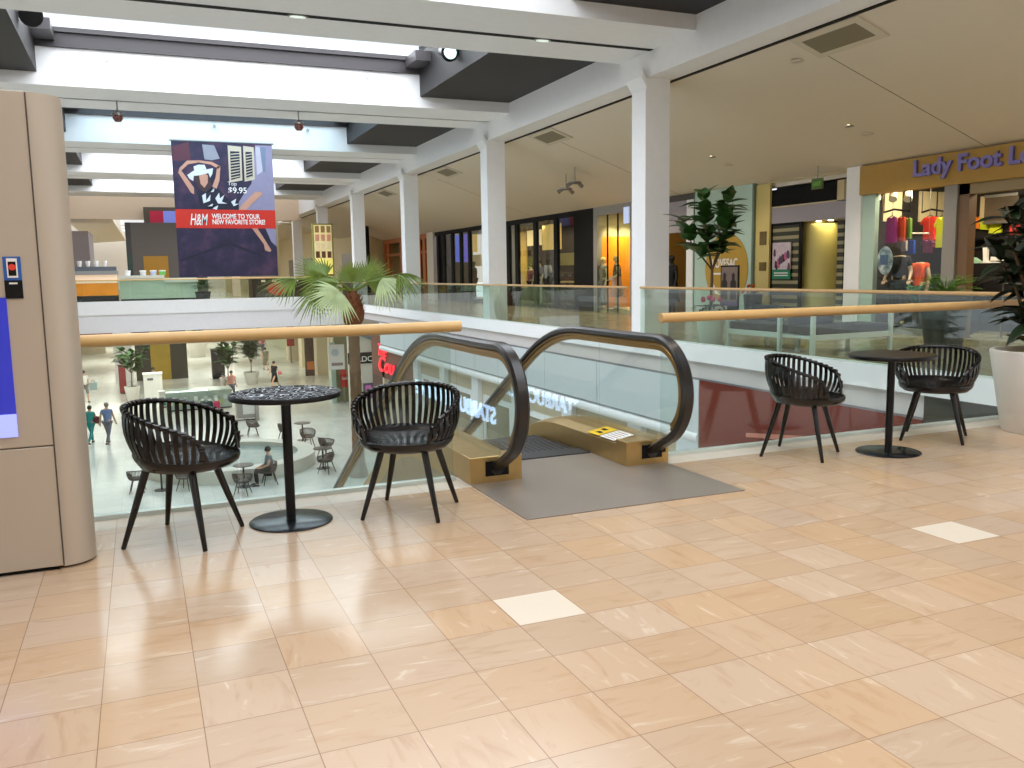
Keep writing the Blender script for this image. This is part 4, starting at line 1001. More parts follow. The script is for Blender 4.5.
for i in range(16):
    d = rdir(.2, 1); fm.ball(Vector((FX-.36, 18.2, .76))+d*.26, .04, 6)
lf.build('leaves', M_LEAFD, t); fm.build('orange_flowers', mat('orange petals', (210, 90, 20), .6), t)
sbox('wall_teal', 18.70, 21.30, 0, 3.60, M_TEAL, 0, .2)
for y in (19.55,): struct('trim_teal_joint', bx(FX-.004, FX, y, y+.02, 0, 3.6), mat('teal joint', (90, 110, 104), .5))
for y in (18.66, 18.70, 21.3): sbox('trim_teal_edge', y, y+.03, 0, 3.6, mat('teal edge', (104, 124, 112), .5), -.02, .1)
dc = thing('wall_disc_sign', 'large ochre disc with white lettering on the pale teal shop front', 'sign', (FX, 19.85, .5))
mb = MB(); n = 48; mb.prism([(FX-.02, 19.80+.94*math.cos(2*PI*i/n), 1.43+.95*math.sin(2*PI*i/n)) for i in range(n)], (.02, 0, 0)); mb.build('disc', mat('ochre disc', (184, 146, 52), .6), dc)
text('LOVESAC', (FX-.024, 20.42, 1.47), XD, .335, M_PAPER, dc, .004, bold=.006, sx=.80)
bx(FX-.024, FX-.02, 19.75, 20.4, 1.27, 1.32).build('underline', M_PAPER, dc)
MB().prism([(FX-.024, 20.42, 1.2), (FX-.024, 20.34, 1.0), (FX-.024, 20.1, .75), (FX-.024, 19.95, .7), (FX-.024, 20.25, .74), (FX-.024, 20.40, .95)], (.003, 0, 0)).build('swoosh', M_PAPER, dc)
a, b = aX(721.5, 265.5, FX-1.15), aX(739, 290, FX-1.15)
t = thing('easel_sign', 'black framed easel poster of two dark silhouettes before the ochre disc', 'sign', (FX-1.15, (a.y+b.y)/2, 0))
bx(FX-1.17, FX-1.14, b.y, a.y, .35, a.z).build('frame', M_SLOT, t)
bx(FX-1.175, FX-1.17, b.y+.04, a.y-.04, .62, a.z-.04).build('picture', mat('easel print', (128, 108, 100), .5, noise=.3, nscale=4), t)
bx(FX-1.175, FX-1.17, b.y+.04, a.y-.04, .5, .62).build('caption_band', mat('purple band', (90, 60, 110), .5), t)
for y in (b.y+.2, a.y-.17):
    MB().prism([(FX-1.18, y-.12, .66), (FX-1.18, y+.12, .66), (FX-1.18, y+.11, 1.1), (FX-1.18, y+.05, 1.16), (FX-1.18, y+.06, 1.28), (FX-1.18, y, 1.34), (FX-1.18, y-.06, 1.28), (FX-1.18, y-.05, 1.16), (FX-1.18, y-.11, 1.1)], (.004, 0, 0)).build('silhouette', mat('silhouette', (40, 26, 24), .6), t)
for y in (a.y-.06, b.y+.06): MB().cyl((FX-1.15, y, .36), (FX-1.15, y, 0), .02, 8).build('leg', M_SLOT, t)
MB().cyl((FX-1.15, (a.y+b.y)/2, 1.0), (FX-.8, (a.y+b.y)/2, 0), .018, 8).build('leg', M_SLOT, t)
sbox('trim_white_frame', 21.33, 21.66, 0, 3.42, M_WHITE, -.04, .2)
# --- dress shop partly behind the nearest column
sbox('trim_shop_header', 21.66, 24.7, 2.52, 3.42, M_LAV, 0, .2); sbox('trim_shop_header_top', 21.3, 24.7, 3.42, 3.6, mat('dark bronze', (70, 62, 54), .5), .0, .2)
room(21.66, 24.65, mat('ochre wall', (146, 110, 44), .6), mat('ochre wall'), M_CREAM, 2.6)
area('shop light', (16, 23, 3.3), (.6, 1.6), 12, (1, .82, .5))
struct('floor_platform', bx(FX+.1, FX+1.45, 24.9, 27.2, 0, .12), M_CREAM); struct('floor_platform', bx(FX+.15, FX+1.25, 29, 43.4, 0, .12), M_SLOT); struct('floor_platform', bx(FX+.15, FX+.95, 12.8, 14.6, 0, .15), M_SLOT)
# --- grey framed window with two mannequins
sbox('trim_shop_header', 24.7, 27.4, 3.32, 3.62, M_GREY, 0, .2)
for y0, y1 in ((24.70, 24.9), (27.15, 27.4)): sbox('trim_front_post', y0, y1, 0, 3.32, M_GREY, 0, .2)
for y in (25.75, 26.45): sbox('trim_mullion', y, y+.03, 0, 3.32, M_SLOT, .02, .07)
pane(24.9, 27.15, .05, 3.32)
room(24.7, 27.4, mat('sage grey wall', (150, 146, 112), .6), mat('sage grey wall'), M_CREAM, 1.9)
struct('wall_shop_panel', bx(FX+.28, FX+1.8, 27.30, 27.37, .12, 2.62), mat('amber wall', (224, 138, 20), .5))
for x in (.7, 1.25): spot('window spot', (FX+x, 26.75, 3.4), 200, (1, .88, .6), 75, direction=(0, .35, -1))
area('shop light', (FX+.9, 26, 3.4), (.5, 1.4), 50, (1, .8, .4))
t = thing('blade_sign', 'small pale blue lit sign at the edge of the nearest column', 'sign', (FX-.1, 24.75, 2.95)); bx(FX-.25, FX-.2, 24.6, 24.9, 2.93, 3.45).build('panel', mat('blue white lit', (190, 205, 245), .4, emit=.6, noise=0), t)
# --- black fronted shop
sbox('wall_black', 27.4, 28.9, 0, 3.62, M_SLOT, 0, .25)
sbox('trim_black_head', 28.9, yy(435), 3.42, 3.66, M_SLOT, 0, .2)
for px in (555.5, 535, 516.5, 508, 469, 460.5, 452, 443.5, 437.5): y = yy(px); sbox('trim_mullion', y-.16, y+.16, 0, 3.45, M_SLOT, 0, .12)
pane(28.9, yy(436), .05, 3.42)
struct('wall_shop_back', bx(FX+3.2, FX+3.3, 28.0, 45.2, 0, 3.5), mat('dark brown wall', (58, 48, 40), .6))
struct('ceiling_shop', bx(FX+.2, FX+3.2, 28.0, 44.5, 3.48, 3.55), M_DARKIN)
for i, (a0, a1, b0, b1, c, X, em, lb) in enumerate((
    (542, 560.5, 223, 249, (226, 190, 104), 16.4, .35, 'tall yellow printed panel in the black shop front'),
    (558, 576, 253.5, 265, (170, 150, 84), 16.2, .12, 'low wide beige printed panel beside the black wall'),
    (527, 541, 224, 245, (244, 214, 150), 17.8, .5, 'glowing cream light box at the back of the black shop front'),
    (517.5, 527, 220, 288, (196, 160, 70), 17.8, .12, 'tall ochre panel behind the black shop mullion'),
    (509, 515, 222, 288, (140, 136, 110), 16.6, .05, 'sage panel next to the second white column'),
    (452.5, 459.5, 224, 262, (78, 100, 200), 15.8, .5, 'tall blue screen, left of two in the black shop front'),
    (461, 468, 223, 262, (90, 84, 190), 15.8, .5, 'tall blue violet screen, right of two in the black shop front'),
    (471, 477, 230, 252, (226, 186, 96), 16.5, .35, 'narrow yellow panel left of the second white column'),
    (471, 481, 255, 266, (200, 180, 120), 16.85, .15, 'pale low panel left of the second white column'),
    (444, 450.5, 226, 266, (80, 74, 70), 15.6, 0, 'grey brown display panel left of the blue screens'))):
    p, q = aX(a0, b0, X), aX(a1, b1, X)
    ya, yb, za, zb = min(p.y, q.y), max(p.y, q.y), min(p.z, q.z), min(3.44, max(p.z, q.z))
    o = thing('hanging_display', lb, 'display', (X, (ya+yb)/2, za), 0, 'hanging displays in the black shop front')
    bx(X, X+.05, ya, yb, za, zb).build('panel', mat('display panel %d' % i, c, .5, emit=em*1.5, noise=.25, nscale=2.5), o)  # emission also gives the printed panels a lit look, not only the screens
    for y in (ya+.1, yb-.1): bx(X+.02, X+.03, y, y+.01, zb, 3.48).build('wire', M_STEEL, o)
p = aX(571, 271, 15.9); t = thing('display_table', 'pale display table behind the black shop glass', 'table', (15.9, p.y, 0))
bx(15.6, 16.2, p.y-1.0, p.y+1.0, .98, 1.04).build('tabletop', mat('pale table', (190, 176, 110), .4), t)
for y in (p.y-.9, p.y+.9):
    for x in (15.65, 16.15): bx(x-.03, x+.03, y-.03, y+.03, 0, .98).build('leg', M_SLOT, t)
for y in (31, 36, 41): area('shop light', (16.6, y, 3.4), (.6, 2.4), 60, (1, .82, .5))
# --- pier and orange timber shop
sbox('wall_pier', yy(435), yy(428.5), 0, 3.85, M_WARMW, -.1, .3)
OT = mat('orange timber', (176, 96, 34), .5)
sbox('trim_timber_head', yy(428.5), 56, 3.35, 3.9, OT, 0, .2)
for px, w in ((424, .25), (418, .18), (401, .2), (388, .25), (385, .15), (375, .3), (366, .3)): y = yy(px); sbox('trim_timber_post', y-w, y+w, 0, 3.4, OT if w < .26 else M_CREAM, -.02, .12)
sbox('trim_timber_rail', yy(428.5), 56, 2.55, 2.7, OT, -.01, .1)
room(yy(428.5), 57, mat('dark timber wall', (70, 46, 28), .6), M_DARKIN, M_DARKIN, 2.5)
area('shop light', (15.8, 49, 3.2), (.6, 3), 90, (1, .7, .34)); 
o = MB().box(15.4, 15.45, yy(414, 15.4)-.5, yy(414, 15.4)+.5, 1.4, 2.4).build('light_box', mat('lit amber', (250, 190, 90), .5, emit=.7, noise=0)); tag(o, 'small glowing amber box in the orange timber shop', 'light box')
struct('wall_far_shops', bx(13.6, 18, 56, 96, 0, 6.5), M_CREAM)
for i in range(4): struct('window_%d' % (70+i), bx(13.56, 13.6, 58+8*i, 63+8*i, .1, 2.9), mat('dim shop glass', (96, 92, 92), .2, noise=.4, nscale=1))
# ================================================================ people and mannequins
def skin_mesh(name, nodes, edges, m, t, levels=2):
    """nodes: list of (pos, radius); one continuous skinned surface"""
    me = bpy.data.meshes.new('sk'); me.from_pydata([n[0] for n in nodes], edges, []); me.update()
    o = bpy.data.objects.new('sk', me); COL.objects.link(o)
    o.modifiers.new('s', 'SKIN')
    if not me.skin_vertices: me.skin_vertices.new() if hasattr(me.skin_vertices, 'new') else None
    for i, n in enumerate(nodes):
        r = n[1]; me.skin_vertices[0].data[i].radius = (r, r) if not isinstance(r, tuple) else r
        me.skin_vertices[0].data[i].use_root = (i == 0)
    sb = o.modifiers.new('b', 'SUBSURF'); sb.levels = levels; sb.render_levels = levels
    dg = bpy.context.evaluated_depsgraph_get(); dg.update()
    nm = bpy.data.meshes.new_from_object(o.evaluated_get(dg)); nm.name = name
    bpy.data.objects.remove(o); bpy.data.meshes.remove(me)
    nm.materials.clear(); nm.materials.append(m)
    for p in nm.polygons: p.use_smooth = True
    ob = bpy.data.objects.new(name, nm); COL.objects.link(ob); ob.parent = t
    return ob
def figure(t, pose='stand', h=1.72, skin=None, top=None, bottom=None, hair=None, sleeve=.5, bottom_len=1.0, dress=False, head=True, shoe=None, armbend=0, step=.22):
    skin = skin or M_SKIN; k = h/1.72
    V = lambda x, y, z: (x*k, y*k, z*k)
    sit = pose == 'sit'; pz = .52 if sit else .95
    dz = pz-.95
    st = step if pose == 'walk' else 0
    J = {'co': V(0, 0, 1.44+dz), 'pel': V(0, 0, pz), 'sp': V(-.01, 0, 1.14+dz), 'ch': V(0, 0, 1.33+dz), 'nk': V(.0, 0, 1.49+dz), 'h0': V(.02, 0, 1.555+dz), 'h1': V(.03, 0, 1.63+dz), 'h2': V(.015, 0, 1.70+dz)}
    R = {'co': .075*k, 'pel': (.125*k, .15*k), 'sp': (.105*k, .13*k), 'ch': (.115*k, .155*k), 'nk': .052*k, 'h0': .066*k, 'h1': (.098*k, .082*k), 'h2': .066*k}
    E = [('pel', 'sp'), ('sp', 'ch'), ('ch', 'nk'), ('ch', 'co'), ('nk', 'h0'), ('h0', 'h1'), ('h1', 'h2')]
    for s, y in (('l', 1), ('r', -1)):
        J['s'+s] = V(0, .175*y, 1.405+dz); R['s'+s] = .058*k
        if sit: J['e'+s] = V(.05, .235*y, 1.16+dz); J['w'+s] = V(.28, .13*y, 1.06+dz); J['n'+s] = V(.34, .1*y, 1.05+dz)
        else: J['e'+s] = V(-.02-st*.5*y+.0, .235*y, 1.13); J['w'+s] = V(.06-st*.8*y+armbend*.2, .25*y, .90+armbend*.22); J['n'+s] = V(.08-st*.9*y+armbend*.25, .25*y, .84+armbend*.25)
        R['e'+s] = .043*k; R['w'+s] = .029*k; R['n'+s] = .032*k
        E += [('ch', 's'+s), ('s'+s, 'e'+s), ('e'+s, 'w'+s), ('w'+s, 'n'+s)]
        if sit: J['p'+s] = V(.05, .09*y, pz-.02); J['k'+s] = V(.44, .12*y, pz+.0); J['a'+s] = V(.42, .12*y, .09); J['t'+s] = V(.57, .14*y, .04)
        else: J['p'+s] = V(0, .09*y, .88); J['k'+s] = V(.03+st*y, .10*y, .49+.02*abs(st)); J['a'+s] = V(-.02+st*1.5*y-(.16 if st and y < 0 else 0), .10*y, .085+(.06 if st and y < 0 else 0)); J['t'+s] = V(.13+st*1.5*y-(.16 if st and y < 0 else 0), .115*y, .035+(.01 if st and y < 0 else 0))
        R['p'+s] = .088*k; R['k'+s] = .056*k; R['a'+s] = .037*k; R['t'+s] = (.034*k, .04*k)
        E += [('pel', 'p'+s), ('p'+s, 'k'+s), ('k'+s, 'a'+s), ('a'+s, 't'+s)]
    def sub(name, keys, m, grow, cut=None):
        jj = dict(J); 
        if cut:
            for kk, (a, b, f) in cut.items(): jj[kk] = tuple(jj[a][i]+(jj[b][i]-jj[a][i])*f for i in range(3)); 
        rr = lambda q: tuple(v+grow*k for v in R[q]) if isinstance(R[q], tuple) else R[q]+grow*k
        ix = {q: i for i, q in enumerate(keys)}
        return skin_mesh(name, [(jj[q], rr(q)) for q in keys], [(ix[a], ix[b]) for a, b in E if a in ix and b in ix], m, t)
    hk = ['h0', 'h1', 'h2'] if head else []
    sub('body', ['pel', 'sp', 'ch', 'nk']+hk+[a+b for b in 'lr' for a in ('s', 'e', 'w', 'n', 'p', 'k', 'a', 't')], skin, 0)
    # five fingers on each hand
    for s, y in (('l', 1), ('r', -1)):
        w, n_ = Vector(J['w'+s]), Vector(J['n'+s]); d = (n_-w).normalized(); fm = MB(); sd = Vector((0, 0, 1)).cross(d)
        sd = sd.normalized() if sd.length > .1 else Vector((1, 0, 0))
        for i, L in enumerate((.075, .085, .08, .062)):
            b0 = n_+sd*((i-1.5)*.02*k); fm.tube([b0, b0+d*L*.55*k, b0+d*L*k+Vector((.012*k, 0, 0))], [.011*k, .010*k, .007*k], 6)
        b0 = w.lerp(n_, .5)+sd*.035*k; fm.tube([b0, b0+d*.03*k+sd*.025*k, b0+d*.06*k+sd*.03*k], [.012*k, .011*k, .008*k], 6)
        fm.build('fingers', skin, t, True, world=False)
    if top: sub('top', ['sp', 'pel', 'ch', 'co', 'sl', 'el', 'sr', 'er'], top, .024, {'el': ('sl', 'el', sleeve), 'er': ('sr', 'er', sleeve)})
    if bottom:
        c = {} if bottom_len >= 1 else {'al': ('kl', 'al', bottom_len), 'ar': ('kr', 'ar', bottom_len)}
        sub('trousers', ['pel', 'pl', 'kl', 'al', 'pr', 'kr', 'ar'], bottom, .014, c)
    if dress: MB().lathe([(.13*k, 1.12*k), (.16*k, .98*k), (.19*k, .7*k), (.23*k, .42*k), (.22*k, .40*k), (1e-7, .6*k)], (0, 0, 0), 20).build('skirt', dress, t, True, world=False)
    if head and hair:
        c = Vector(J['h1']); MB().ball(c+Vector((-.014*k, 0, .028*k)), .104*k, 14, 1.0, 1.0, .92).build('hair', hair, t, True, world=False)
        f = MB()
        for y in (-.032, .032): f.ball(c+Vector((.092*k, y*k, -.005*k)), .011*k, 8)
        f.build('eyes', mat('eye dark', (30, 24, 22), .3), t, True, world=False)
        MB().tube([c+Vector((.09*k, 0, .0)), c+Vector((.113*k, 0, -.03*k)), c+Vector((.092*k, 0, -.036*k))], [.008*k, .014*k, .008*k], 6).build('nose', skin, t, True, world=False)
        MB().tube([c+Vector((.085*k, -.022*k, -.062*k)), c+Vector((.094*k, 0, -.062*k)), c+Vector((.085*k, .022*k, -.062*k))], .006*k, 6).build('mouth', mat('lips', (150, 80, 74), .5), t, True, world=False)
    if shoe:
        for s in 'lr':
            a, b = Vector(J['a'+s]), Vector(J['t'+s]); m2 = MB().tube([a+Vector((-.05*k, 0, -.045*k)), a.lerp(b, .5)+Vector((0, 0, -.0*k)), b+Vector((.03*k, 0, 0))], [.046*k, .05*k, .034*k], 10, flat=.8); m2.build('shoe', shoe, t, True, world=False)
    return J
def person(label, x, y, z, rz, group=None, **kw):
    t = thing('person', label, 'person', (x, y, z), rz, group); figure(t, **kw); return t
C_ = lambda n, c=None: mat('clothes '+n, c, .8, noise=.08)
SH = mat('dark shoe', (40, 34, 32), .5)
AW = math.atan2(.92, .39)                             # walking away from the viewer
p = aZ(109, 444, LOW); person('person in blue shirt and grey trousers walking away on the lower floor', p.x, p.y, LOW, AW+.1, None, pose='walk', h=1.74, top=C_('blue', (92, 122, 166)), bottom=C_('slate', (84, 92, 108)), hair=M_HAIRG, shoe=SH)
p = aZ(92, 444, LOW); t = person('person in turquoise trousers with a dark red shoulder bag, walking on the lower floor', p.x, p.y, LOW, AW, None, pose='walk', h=1.62, top=C_('turquoise', (24, 140, 136)), bottom=C_('turquoise', (24, 140, 136)), hair=M_HAIR, sleeve=.35, shoe=SH)
tag(MB().add([], []).ball(Vector((p.x+.27, p.y-.05, LOW+1.02)), .16, 12, 1.0, 1, .6).build('shoulder_bag', C_('maroon', (96, 26, 36)), None, True), 'dark red shoulder bag carried by the person in turquoise', 'bag')
p = aZ(85.5, 402, LOW); person('person in white tee and grey shorts partly behind the kiosk edge', p.x, p.y, LOW, -1.3, None, pose='walk', h=1.78, top=C_('white', (220, 214, 206)), bottom=C_('grey', (110, 110, 108)), bottom_len=.05, hair=M_HAIR, shoe=SH)
p = aZ(94, 397, LOW); t = thing('shopping_bag', 'pale shopping bag beside the person in white tee', 'bag', (p.x, p.y, LOW+.35)); MB().prism([(p.x-.2, p.y, LOW+.42), (p.x+.2, p.y, LOW+.42), (p.x+.22, p.y, LOW+.85), (p.x-.22, p.y, LOW+.85)], (0, .16, 0)).build('body', mat('pale bag', (150, 170, 168), .6), t)
MB().tube([(p.x-.1, p.y+.08, LOW+.85), (p.x-.05, p.y+.08, LOW+1.0), (p.x+.05, p.y+.08, LOW+1.0), (p.x+.1, p.y+.08, LOW+.85)], .012, 6).build('handle', M_SLOT, t)
p = aZ(275, 388, LOW); person('person in a black dress with pink bag on the far lower concourse', p.x, p.y, LOW, AW+2.6, None, pose='walk', h=1.66, top=C_('black', (20, 18, 20)), dress=C_('black', (20, 18, 20)), hair=M_HAIR, shoe=SH)
tag(MB().ball(Vector((p.x+.32, p.y-.2, LOW+.95)), .13, 12, .9, 1, .5).build('pink_handbag', C_('pink', (196, 96, 104)), None, True), 'pink handbag of the person in the black dress', 'bag')
p = aZ(266, 370, LOW); person('person in a patterned grey-green dress behind the person in black', p.x, p.y, LOW, AW+.4, None, pose='walk', h=1.66, top=C_('moss', (120, 118, 96)), dress=C_('moss', (120, 118, 96)), hair=M_HAIR, shoe=SH)
p = aZ(256.5, 356, LOW); person('far person in grey top, left of a pair on the lower concourse', p.x, p.y, LOW, AW, 'walking pair far away', pose='walk', h=1.72, top=C_('grey', (110, 110, 108)), bottom=C_('slate'), hair=M_HAIR, shoe=SH)
p = aZ(263, 355, LOW); person('far person in pink top, right of a pair on the lower concourse', p.x, p.y, LOW, AW, 'walking pair far away', pose='walk', h=1.72, top=C_('pink'), bottom=C_('slate'), hair=M_HAIR, shoe=SH)
# ================================================================ lower level: pool, chairs and tables
pc = aZ(232, 453, LOW+.5); 
t = thing('round_pool', 'low round pool with pale stone rim on the lower floor', 'pool', (pc.x, pc.y, LOW))
STN = mat('pale stone', (206, 202, 190), .4)
MB().lathe([(2.95, LOW), (2.98, LOW+.40), (2.98, LOW+.47), (2.35, LOW+.47), (2.35, LOW+.1), (1e-7, LOW+.1)], (pc.x, pc.y, 0), 64).build('stone_rim', STN, t, True)
k = N('pool water'); n1 = k.n('TexNoise'); n1.inputs['Scale'].default_value = 3; tc = k.n('TexCoord'); k.l(tc.outputs['Object'], n1.inputs['Vector'])
k.l(k.ramp(n1.outputs['Fac'], [(.3, lin((120, 140, 138))), (.7, lin((146, 162, 156)))]), k.b.inputs['Base Color']); k.b.inputs['Roughness'].default_value = .35
MB().lathe([(1e-7, LOW+.30), (2.35, LOW+.30), (2.35, LOW+.28), (1e-7, LOW+.28)], (pc.x, pc.y, 0), 56).build('water', MATS['pool water'], t)
GL = 'brown slat-back chairs on the lower floor'; GT = 'small round tables on the lower floor'
M_CHB = mat('brown lacquered wood', (74, 62, 54), .4, noise=.15, nscale=30)
lp = aZ(243, 495, LOW); low0 = thing('bistro_chair', 'brown bistro chair seen from behind, in front of the seated person\'s table', 'chair', (lp.x, lp.y, LOW), AW, GL)
chair_parts(low0, M_CHB)
tp = aZ(244, 486, LOW); tp = pc+(tp-pc).normalized()*3.5; lt0 = thing('bistro_table', 'round brown table beside the seated person on the lower floor', 'table', (tp.x, tp.y, LOW), 0, GT)
MB().lathe([(1e-7, .72), (.33, .72), (.34, .735), (.33, .75), (1e-7, .752)], n=32).build('tabletop', M_CHB, lt0, True, world=False)
MB().lathe([(.03, .01), (.03, .72)], n=12).build('stem', M_BLACKM, lt0, True, world=False)
MB().lathe([(.24, 0), (.24, .012), (1e-7, .02)], n=28).build('base', M_BLACKM, lt0, True, world=False)
def clear(px, py):
    p = aZ(px, py, LOW); d = Vector((p.x-pc.x, p.y-pc.y, 0))
    if d.length < 3.5: p = Vector((pc.x, pc.y, LOW))+d.normalized()*3.5
    return p
def lchair(px, py, rz, lb): p = clear(px, py); return copy_thing(low0, (p.x, p.y, LOW), rz, lb, GL)
def ltable(px, py, lb): p = clear(px, py); return copy_thing(lt0, (p.x, p.y, LOW), 0, lb, GT)
mp = aZ(270, 484, LOW)
lchair(270, 484, AW+2.0, 'brown bistro chair the seated person sits on, beside the pool rim')
person('seated person in grey tee and dark trousers on a bistro chair by the pool', mp.x, mp.y, LOW-.03, AW+2.0, None, pose='sit', h=1.72, top=C_('steel', (112, 122, 128)), bottom=C_('black'), hair=M_HAIR, shoe=SH)
ltable(314, 468, 'round brown table right of the pool by three chairs')
lchair(327, 473, AW+1.2, 'brown bistro chair nearest the escalator, right of the pool')
lchair(324, 456, AW-.5, 'brown bistro chair tucked at the table right of the pool')
lchair(308, 447, AW-2.6, 'brown bistro chair behind the table right of the pool')
ltable(303, 440, 'round brown table behind the pool, next to the table stem')
lchair(285, 441, AW-1.0, 'brown bistro chair at the table behind the pool')
lchair(253, 436, AW-1.2, 'lone brown bistro chair behind the pool, beside a white cabinet')
ltable(238, 436, 'round brown table behind the pool, half hidden by the near chair')
ltable(162, 490, 'round table seen between the legs of the left near chair')
lchair(138, 492, AW+.3, 'brown bistro chair seen under the left near chair, leftmost')
lchair(188, 489, AW+3.0, 'brown bistro chair seen under the left near chair, rightmost')
# white boxes, counters, kiosks of the lower floor
def lbox(name, label, cat, px0, px1, py, h, dep, m, group=None, trim=None):
    a, b = aZ(px0, py, LOW), aZ(px1, py, LOW); t = thing(name, label, cat, ((a.x+b.x)/2, a.y, LOW), 0, group)
    bx(a.x, b.x, a.y, a.y+dep, LOW+.06, LOW+h).build('body', m, t, bevel=.01); bx(a.x+.03, b.x-.03, a.y+.03, a.y+dep-.03, LOW, LOW+.06).build('plinth', M_SLOT, t)
    bx(a.x-.03, b.x+.03, a.y-.03, a.y+dep+.03, LOW+h, LOW+h+.04).build('top', trim or m, t)
    return t, a, b
t, a, b = lbox('white_cabinet', 'white cabinet with grey ends on the lower floor, under the patterned table', 'cabinet', 238, 259, 421, 1.0, .8, M_PAPER)
bx(a.x-.02, a.x+.25, a.y-.04, a.y+.8, LOW+.06, LOW+1.02).build('end_panel', M_GREY, t); bx(b.x-.12, b.x+.02, b.y-.04, b.y+.8, LOW+.06, LOW+1.02).build('end_panel', M_GREY, t)
bx(a.x+.25, b.x-.12, a.y-.035, a.y, LOW+.12, LOW+.3).build('lower_panel', M_GREY, t)
t, a, b = lbox('promotion_kiosk', 'tall white kiosk with a small logo on the lower floor', 'kiosk', 145, 164, 404, 1.62, .9, M_PAPER)
bx(a.x+.2, a.x+.5, a.y-.012, a.y, LOW+1.3, LOW+1.42).build('logo', mat('logo grey', (100, 110, 120), .5), t)
t, a, b = lbox('low_sign_box', 'small white box with a green panel beside the tall white kiosk', 'sign', 160, 168, 408, .85, .4, M_PAPER)
bx(a.x+.08, b.x-.06, a.y-.012, a.y, LOW+.12, LOW+.5).build('green_panel', mat('poster green', (60, 140, 110), .5), t)
t, a, b = lbox('display_counter', 'long glass display counter with a bright white strip on the lower floor', 'counter', 167, 236, 412, .95, 1.6, mat('pale green glass case', (170, 186, 176), .2, noise=.3, nscale=2.5))
bx(a.x, b.x-1.2, a.y-.02, a.y+.06, LOW+.95, LOW+1.04).build('light_strip', mat('bright strip', (255, 255, 250), .4, emit=1.6, noise=0), t)
for i in range(12): bx(a.x+.12+i*(b.x-a.x-.3)/12, a.x+.30+i*(b.x-a.x-.3)/12, a.y-.03, a.y-.005, LOW+.3+.2*(i % 2), LOW+.5+.22*(i % 2)).build('display_tray', mat('tray %d' % (i % 4), ((226, 232, 190), (240, 244, 240), (190, 206, 120), (200, 214, 210))[i % 4], .5), t)
for px, c, lb in ((210, (30, 60, 60), 'dark green bottle group on the lower counter'), (217, (190, 60, 90), 'pink jar on the lower counter'), (203, (60, 66, 66), 'dark jar at the left of the lower counter end')):
    p = aZ(px, 409, LOW+.99); t = thing('counter_jar', lb, 'jar', (p.x, p.y, LOW+.99), 0, 'jars on the lower counter')
    z = LOW+.99; MB().lathe([(.12, z), (.16, z+.1), (.15, z+.3), (.08, z+.38), (1e-7, z+.38)], (p.x, p.y, 0), 14).build('body', mat('jar '+lb[:9], c, .3), t, True); MB().lathe([(.07, z+.38), (.07, z+.46), (1e-7, z+.46)], (p.x, p.y, 0), 12).build('lid', M_PAPER, t, True)
p = aZ(226, 405, LOW); person('person in a pale top standing behind the lower counter', p.x, p.y+.8, LOW, -2.2, None, h=1.66, top=C_('pale', (190, 180, 176)), bottom=C_('slate'), hair=M_HAIR)
p = aZ(234, 402, LOW); person('person in a rosy top standing behind the lower counter', p.x, p.y+.8, LOW, -1.2, None, h=1.66, top=C_('rose', (196, 140, 130)), bottom=C_('slate'), hair=M_HAIR)
p = aZ(155, 398, LOW); person('dark-haired person standing behind the tall white kiosk', p.x, p.y, LOW, -1.8, None, h=1.78, top=C_('black'), bottom=C_('black'), hair=M_HAIR)
p = aZ(133, 401, LOW); fiddle_tree('broad-leaved tree in a round white pot on the lower floor, by the red stand', p.x, p.y, LOW, 3.3, .85, .42, .85, .42, 'potted trees on the lower floor', 96, .42)
p = aZ(229, 390, LOW); fiddle_tree('leafy tree on the lower floor, left of two behind the counter', p.x, p.y, LOW, 3.1, .8, .5, .55, .42, 'potted trees on the lower floor', 132, .3)
p = aZ(252, 384, LOW); fiddle_tree('leafy tree on the lower floor, right of two behind the counter', p.x, p.y, LOW, 3.3, .8, .5, .5, .42, 'potted trees on the lower floor', 132, .3)
p = aZ(198, 357, LOW); fiddle_tree('round bush in a dark pot far down the lower floor', p.x, p.y, LOW, 2.9, 1.7, .95, .6, .5, 'potted trees on the lower floor', 72, .2)
t, a, b = lbox('sign_stand', 'dark red stand beside the white-potted tree on the lower floor', 'stand', 120, 127, 394, 1.7, .4, mat('dark red', (130, 40, 40), .5))
t, a, b = lbox('seat_cart', 'dark cart with rounded top on the lower floor behind the counter', 'cart', 213, 226, 379, 2.0, .8, mat('dark cart', (40, 40, 44), .5))
# dark shop with a gold door at the end of the lower floor
a, b = aZ(137, 381, LOW), aZ(189, 379, LOW)
struct('wall_dark_shop', bx(a.x, b.x, a.y, a.y+4, LOW, -1.05), mat('olive black shop', (52, 50, 36), .4))
struct('trim_gold_sign', bx(a.x+.5, b.x-.2, a.y-.06, a.y, -1.75, -1.45), mat('dim gold', (140, 124, 50), .5))
g0, g1 = aZ(152, 379, LOW), aZ(171.5, 378, LOW)
struct('door_1', bx(g0.x, g1.x, a.y-.08, a.y, LOW, -2.0), mat('gold door', (186, 152, 30), .4, noise=.2, nscale=2))
struct('trim_pillar_white', bx(a.x-1.3, a.x-.2, a.y-.3, a.y+.5, LOW, -1.05), M_WHITE)
for i in range(14): 
    px = 84+i*2.1; p = aY(px, 329.5, 46.2)
struct('wall_red_shelf', bx(-8.5, -3.2, 90, 90.3, LOW, -1.05), M_BEIGEW)
struct('trim_red_goods', bx(-6.0, -.5, 88, 88.2, -3.9, -2.6), mat('mixed red goods', (140, 90, 80), .6, noise=.7, nscale=2.2))
